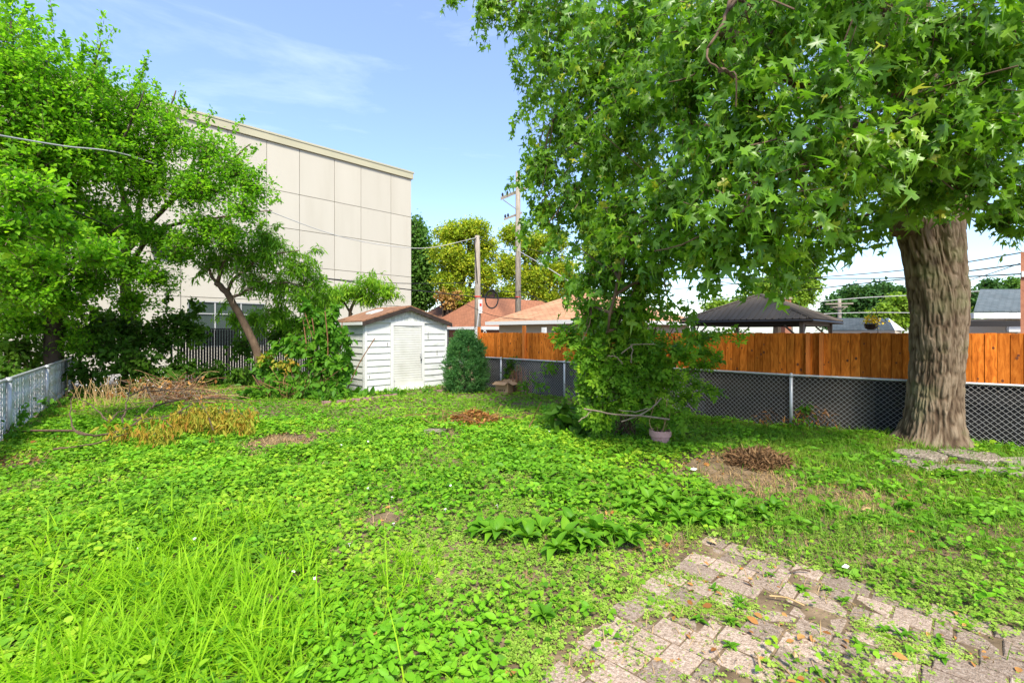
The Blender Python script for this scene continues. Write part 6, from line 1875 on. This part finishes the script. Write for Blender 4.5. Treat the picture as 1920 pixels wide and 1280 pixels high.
def bare(x, y):
    b_ = np.zeros_like(x)
    wob = 0.7 + 0.6 * vnoise(x * 3.1 + 20, y * 3.1)
    for (cx_, cy_, rx_, ry_, s) in BARE:
        r_ = np.sqrt(((x - cx_) / rx_) ** 2 + ((y - cy_) / ry_) ** 2) / wob
        b_ = np.maximum(b_, s * np.clip(1.6 - 1.3 * r_, 0, 1))
    ip, e = in_patio(x, y)
    edge = np.clip((e + 0.28 * (vnoise(x * 2.2, y * 2.2 + 40) - .5)) / 0.16, 0, 1) * ip
    b_ = np.maximum(b_, edge * np.clip(0.95 + 0.8 * (vnoise(x * 2.6 + 7, y * 2.6 + 2) - 0.40), 0.8, 0.995))
    return b_


def lay(name, label, cat, mat, tmpl, n, dmin, dmax, size, dens, hgt, tilt=0.35, power=1.0, grow=0.06, varf=None, varr=0.5, tipup=0.15, side=1.16, szj=0.3):
    x, y = scatter(n, dmin, dmax, side, power)
    ok = in_yard(x, y)
    x, y = x[ok], y[ok]
    p = dens(x, y)
    k = rng.random(len(x)) < p
    x, y, p = x[k], y[k], p[k]
    hb_ = hgt(x, y)
    z = gz(x, y) + hb_ * (0.25 + 0.75 * rng.random(len(x)))
    n2 = len(x)
    an = rng.random(n2) * 2 * PI
    tip = np.stack([np.cos(an), np.sin(an), np.full(n2, tipup) + rng.normal(0, .25, n2)], -1)
    nr = np.stack([rng.normal(0, tilt, n2), rng.normal(0, tilt, n2) - 0.15, np.ones(n2)], -1)
    sz = size * (1 + grow * np.maximum(0, y - 3)) * np.clip(1 + rng.normal(0, szj, n2), .5, 1.8)
    va = np.clip((varf(x, y) if varf is not None else 0.5) + varr * (rng.random(n2) - .5), 0, 1)
    v_, t2, a2 = place(tmpl, np.stack([x, y, z], -1), tip, nr, sz, va)
    o_ = link(name, big_mesh(name, v_, t2, a2), M_[mat]); tag(o_, label, cat, kind='stuff')
    NLEAF[name] = n2
    return o_


def blades(name, label, cat, mat, n, dmin, dmax, dens, ln, wd, lean=0.5, power=1.0, grow=0.04, varf=None, curl=0.6, seg=3, side=1.16, varr=0.5, az=None, tuft=0):
    x, y = scatter(n, dmin, dmax, side, power)
    if tuft:
        x, y = scatter(n // tuft, dmin, dmax, side, power); x = np.repeat(x, tuft) + rng.normal(0, .03, len(x) * tuft); y = np.repeat(y, tuft) + rng.normal(0, .03, len(y) * tuft)
    ok = in_yard(x, y); x, y = x[ok], y[ok]
    k = rng.random(len(x)) < dens(x, y); x, y = x[k], y[k]
    n2 = len(x)
    an = rng.random(n2) * 2 * PI if az is None else rng.normal(az, 1.0, n2)
    L2 = ln * np.clip(1 + rng.normal(0, .35, n2), .35, 2) * (1 + grow * np.maximum(0, y - 3))
    W2 = wd * (1 + 0.10 * np.maximum(0, y - 3)) * np.clip(1 + rng.normal(0, .25, n2), .5, 1.7)
    le = np.abs(rng.normal(lean, .3, n2)); cu = curl * rng.random(n2)
    g_ = gz(x, y)
    D = np.stack([np.cos(an), np.sin(an)], -1); S = np.stack([-np.sin(an), np.cos(an)], -1)
    vs_ = []
    for i in range(seg + 1):
        t = i / seg
        a2 = le + cu * t * 1.6
        rr_ = L2 * t * np.sin(np.clip(le * .6 + cu * t, 0, 1.5)); zz2 = L2 * t * np.cos(np.clip(le * .6 + cu * t, 0, 1.75))
        w_ = W2 * (1 - t ** 1.8) * 0.5 + (0.0 if i < seg else 0)
        cx_ = x + D[:, 0] * rr_; cy_ = y + D[:, 1] * rr_; cz_ = g_ + zz2
        if i < seg:
            vs_.append(np.stack([cx_ - S[:, 0] * w_, cy_ - S[:, 1] * w_, cz_], -1)); vs_.append(np.stack([cx_ + S[:, 0] * w_, cy_ + S[:, 1] * w_, cz_], -1))
        else:
            vs_.append(np.stack([cx_, cy_, cz_], -1))
    K = len(vs_)
    v_ = np.stack(vs_, 1).reshape(-1, 3)
    tt = []
    for i in range(seg - 1):
        tt += [(2 * i, 2 * i + 1, 2 * i + 3), (2 * i, 2 * i + 3, 2 * i + 2)]
    tt.append((2 * seg - 2, 2 * seg - 1, 2 * seg))
    t2 = (np.array(tt)[None] + (np.arange(n2) * K)[:, None, None]).reshape(-1, 3)
    va = np.clip((varf(x, y) if varf is not None else 0.5) + varr * (rng.random(n2) - .5), 0, 1)
    o_ = link(name, big_mesh(name, v_, t2, np.repeat(va, K)), M_[mat]); tag(o_, label, cat, kind='stuff')
    NLEAF[name] = n2
    return o_


def sm(a, lo, hi):
    t = np.clip((a - lo) / (hi - lo), 0, 1); return t * t * (3 - 2 * t)


def zone_right(x, y):      # grassy shaded right side
    px, py = PXY(x, y)
    e = px + 60 * (vnoise(x * 1.5, y * 1.5) - .5) * 2
    return sm(e, 1240, 1400) * sm(1500 - py, 380, 480) + 0 * x


def zone_crab(x, y):
    px, py = PXY(x, y)
    w_ = 0.6 + 0.8 * vnoise(x * 2.5 + 3, y * 2.5)
    r_ = np.sqrt(((px - 360) / 330) ** 2 + ((py - 1190) / 165) ** 2) / w_
    return np.clip(1.5 - 1.2 * r_, 0, 1)


def zone_small(x, y):      # small-leaved mat in the centre foreground
    px, py = PXY(x, y)
    e = px + 140 * (vnoise(x * 1.3 + 11, y * 1.3) - .5) * 2
    return sm(e, 560, 760) * sm(py, 880, 985)


def patchy(x, y, f=1.1, o=0):
    return vnoise(x * f + o, y * f + 2 * o) * .65 + vnoise(x * f * 3.1 + o, y * f * 3.1) * .35


hum = lambda a_, b_: (lambda x, y: a_ + b_ * np.clip(patchy(x, y, 1.6, 4) * 1.6 - .3, 0, 1))
lay('ground_cover', 'dense bright green heart leaved ground cover over the left and middle lawn', 'ground cover', 'cover_leaf', T_HEART, 225000, 2.0, 9.5, 0.036,
    lambda x, y: (1 - bare(x, y)) * (1 - zone_right(x, y) * .9) * (1 - .9 * zone_small(x, y)) * (1 - .75 * zone_crab(x, y)) * np.clip(patchy(x, y, .9, 1) * 3.4 - .75, .12, 1), hum(.010, .125), power=1.35, tilt=.5, varf=lambda x, y: -.1 + .7 * patchy(x, y, .8, 9) + .5 * vnoise(x * 7, y * 7), varr=.75)
lay('ground_cover', 'low mixed green weeds covering the far lawn before the shed', 'ground cover', 'cover_leaf', T_SIMPLE, 110000, 8.5, 18.5, 0.060,
    lambda x, y: (1 - .8 * bare(x, y)) * (1 - .75 * zone_right(x, y)) * np.clip(patchy(x, y, .6, 5) * 2.2, .3, 1), hum(.01, .07), grow=0.035, varf=lambda x, y: .1 + .85 * patchy(x, y, .5, 3), tilt=.5)
lay('clover_mat', 'small leaved pale green mat spreading in the centre foreground', 'ground cover', 'clover_leaf', T_CLOVER, 120000, 2.0, 8.0, 0.030,
    lambda x, y: np.maximum((zone_small(x, y) + .55 * (patchy(x, y, .9, 1) < .38)) * (1 - bare(x, y)) * (1 - .6 * zone_right(x, y)), .10 * (1 - bare(x, y)) * (1 - zone_right(x, y))), hum(.008, .05), power=1.3, varf=lambda x, y: .1 + .8 * patchy(x, y, 1.1, 6))
lay('clover_mat', 'tiny weeds creeping over the paving and bare edges', 'ground cover', 'clover_leaf', T_CLOVER, 170000, 1.9, 4.4, 0.017,
    lambda x, y: in_patio(x, y)[0] * np.clip((patchy(x, y, 2.2, 8) - .49) * 4.5, 0.05, .75), hum(.010, .02), power=1.4, varf=lambda x, y: .35 + .6 * patchy(x, y, 3, 2))
lay('weed_clumps', 'bright oval leaved weeds massed at the bottom centre', 'ground cover', 'smart_leaf', T_OVAL, 24000, 1.9, 3.6, 0.048,
    lambda x, y: sm(PXY(x, y)[1], 1090, 1210) * sm(PXY(x, y)[0] + 90 * patchy(x, y, 4), 560, 700) * sm(1010 - PXY(x, y)[0], 0, 120) * np.clip(patchy(x, y, 3, 3) * 2.4 - .2, .1, 1), hum(.03, .13), tilt=.45, tipup=.3, varf=lambda x, y: .2 + .7 * patchy(x, y, 3, 9))
lay('weed_sprigs', 'taller sprigs of oval leaved weeds rising here and there from the ground cover', 'ground cover', 'smart_leaf', T_OVAL, 60000, 2.4, 11.0, 0.045,
    lambda x, y: (1 - bare(x, y)) * (1 - .5 * zone_right(x, y)) * (1 - in_patio(x, y)[0]) * np.clip((patchy(x, y, 2.6, 44) - .56) * 7, 0, .9), hum(.05, .11), tilt=.6, tipup=.5, varf=lambda x, y: .05 + .8 * patchy(x, y, 2, 19))
lay('right_weeds', 'broad leaved weeds scattered through the grass on the right', 'ground cover', 'plantain_leaf', T_HEART, 60000, 2.6, 9.0, 0.050,
    lambda x, y: zone_right(x, y) * (1 - bare(x, y)) * np.clip((patchy(x, y, 1.7, 12) - .50) * 5, 0, 1), hum(.02, .07), varf=lambda x, y: .1 + .8 * patchy(x, y, 2, 1))
lay('mid_weeds', 'oval leaved weeds mixed into the middle lawn', 'ground cover', 'plantain_leaf', T_OVAL, 42000, 3.2, 9.0, 0.072,
    lambda x, y: sm(PXY(x, y)[0], 780, 980) * (1 - zone_right(x, y) * .6) * (1 - bare(x, y)) * np.clip((patchy(x, y, 1.9, 15) - .42) * 4, 0, 1) * sm(1040 - PXY(x, y)[1], 0, 60), hum(.02, .08), tilt=.5, tipup=.4, varf=lambda x, y: .2 + .8 * patchy(x, y, 2, 1))
blades('crabgrass', 'tall yellow green grass arching in the left foreground', 'grass', 'crab_blade', 60000, 1.9, 4.6, lambda x, y: zone_crab(x, y) * np.clip(patchy(x, y, 3.5, 2) * 2.2 - .35, .02, 1) * .75, 0.29, 0.0105, .75, curl=1.7, seg=5, tuft=10, varf=lambda x, y: .2 + .7 * patchy(x, y, 2, 2))
blades('lawn_grass', 'short shaded lawn grass on the right around the maple trunk', 'grass', 'lawn_blade', 190000, 2.4, 11.0, lambda x, y: (zone_right(x, y) * .95 + .05) * (1 - .95 * bare(x, y)) * (1 - .9 * in_patio(x, y)[0]), 0.105, 0.0065, .75, varf=lambda x, y: .05 + .75 * patchy(x, y, 1.4, 5), power=1.15, curl=.8, seg=2)
blades('lawn_grass', 'thin grass blades poking up through the left and middle ground cover', 'grass', 'lawn_blade', 60000, 2.0, 16.0, lambda x, y: (1 - .9 * zone_right(x, y)) * np.clip((patchy(x, y, 1.0, 22) - .5) * 4, .04, .8) * (1 - .8 * bare(x, y)) * (1 - in_patio(x, y)[0] * .6), 0.11, 0.006, .6, varf=lambda x, y: .3 + .4 * patchy(x, y, 1, 5), curl=.7, seg=2)
blades('straw', 'dry straw coloured grass on the bare patches', 'dry grass', 'straw', 150000, 2.4, 9.5, lambda x, y: np.where(in_patio(x, y)[0], .16 * (patchy(x, y, 2, 50) > .42), np.clip(bare(x, y) * 1.5 - .12, 0, 1) * np.clip(patchy(x, y, 2.4, 7) * 2.2 - .4, .05, 1)) + .012 + .05 * (patchy(x, y, .8, 61) > .58) + .16 * zone_right(x, y) * (patchy(x, y, 1.8, 31) > .55), 0.075, 0.005, 1.6, varf=lambda x, y: .15 + .7 * patchy(x, y, 1.5, 1), curl=.5, seg=2)
lay('leaf_litter', 'scattered brown dead leaves and bark scraps on the ground', 'leaf litter', 'dead_leaf', T_OVAL, 5200, 1.9, 13.0, 0.040,
    lambda x, y: .05 + .7 * bare(x, y) * (patchy(x, y, 2.5, 4) > .45) + .25 * in_patio(x, y)[0], lambda x, y: .02 + .03 * (1 - bare(x, y)), power=1.2, tilt=.5, varf=lambda x, y: .6 + 0 * x, varr=.9, szj=.45)
lay('leaf_litter', 'tan dead leaves heaped by the foot of the left fence', 'leaf litter', 'dead_leaf', T_OVAL, 16000, 6.0, 12.0, 0.05,
    lambda x, y: sm(170 - PXY(x, y)[0] + 60 * patchy(x, y, 2), 20, 110) * .5, lambda x, y: .03 + .04 * x * 0, tilt=.6, varf=lambda x, y: .6 + 0 * x, varr=.9)

# small white blossoms, scattered over the lawn
wf_m = MB(); wf_m.tube([(0, 0, -0.03), (0, 0, -0.004)], 0.002, 3)
for k in range(5):
    an = 2 * PI * k / 5
    wf_m.add([(0, 0, 0), (.014 * math.cos(an - .5), .014 * math.sin(an - .5), .004), (.020 * math.cos(an), .020 * math.sin(an), .006), (.014 * math.cos(an + .5), .014 * math.sin(an + .5), .004)], [(0, 1, 2, 3)])
wme = wf_m.mesh('blossom'); wme.materials.append(M_['white_flower'])
for k, (px, py) in enumerate(sorted([(690, 838), (640, 845), (850, 800), (870, 805), (912, 795), (1035, 790), (1030, 818), (1095, 760), (845, 925), (835, 972), (690, 930), (735, 948), (932, 964), (655, 1040), (738, 1000), (1020, 765), (1050, 775), (905, 770), (1140, 800), (365, 1030), (550, 1095), (590, 1108), (260, 1048), (780, 780), (965, 830)])):
    q = G(px, py); o = bpy.data.objects.new('blossom', wme); COL.objects.link(o); o.location = q + np.array([0, 0, .09]); s = 0.55 + 0.045 * q[1]; o.scale = (s, s, s); o.rotation_euler = (rng.normal(.35, .2), rng.normal(0, .2), rng.random() * 6)
    tag(o, 'tiny white blossom above the ground cover, ' + ORD[k] + ' from the left', 'flower', 'white blossoms in the lawn')
# twigs and bark scraps on the ground
for k, (px, py, ln, an, lab) in enumerate([(1745, 1045, .22, -.5, 'straight brown twig on the ground below the right lawn weeds'), (1335, 1022, .12, 1.9, 'pale bark scrap beside the rosettes above the paving'), (1405, 1020, .2, .9, 'thin curved dark twig beside the rosettes'), (1585, 1070, .07, .1, 'small white wood chip on the far edge of the paving'), (1420, 1248, .13, 1.3, 'short tan twig on the paving near the bottom edge'), (1490, 1238, .06, 1.0, 'pale bark chip on the paving at the bottom'), (1500, 1080, .16, .1, 'dark twig lying on the top of the paving'), (1475, 1135, .2, -.6, 'thin tan straw twig across the paving'), (1625, 960, .14, .3, 'pale scrap beside the bare soil strip'), (880, 1198, .1, .1, 'pale stone chip among the bottom centre weeds'), (1300, 884, .12, .2, 'crumpled white and yellow wrapper on the bare mound')]):
    q = G(px, py) + np.array([0, 0, .035]); dv = np.array([math.cos(an), math.sin(an), 0]); m = MB()
    wide = 'scrap' in lab or 'chip' in lab or 'wrapper' in lab
    if wide:
        sd = np.array([-dv[1], dv[0], 0.25]) * ln * .28
        m.add([-dv * ln / 2, sd * .8, dv * ln / 2, -sd, np.array([0, 0, .02]), np.array([0, 0, -.012])], [(0, 3, 4), (3, 2, 4), (2, 1, 4), (1, 0, 4), (3, 0, 5), (2, 3, 5), (1, 2, 5), (0, 1, 5)])
    else:
        m.tube(curve([-dv * ln / 2, np.array([.01, .012, .012]), dv * ln / 2], 7), 0.006, 5)
    o = link('wrapper' if 'wrapper' in lab else ('bark_scrap' if wide else 'twig'), m.mesh('scrap'), M_['white_flower'] if ('white' in lab) else (M_['twig_tan'] if wide or 'tan' in lab else M_['bark_brown']))
    o.location = q; tag(o, lab, 'wrapper' if 'wrapper' in lab else ('wood chip' if wide else 'twig'))
print('TRIS', sum(len(me.loops) - 2 * len(me.polygons) for me in bpy.data.meshes)); print('LEAVES', NLEAF, 'pavers', npav, 'boards', nb)
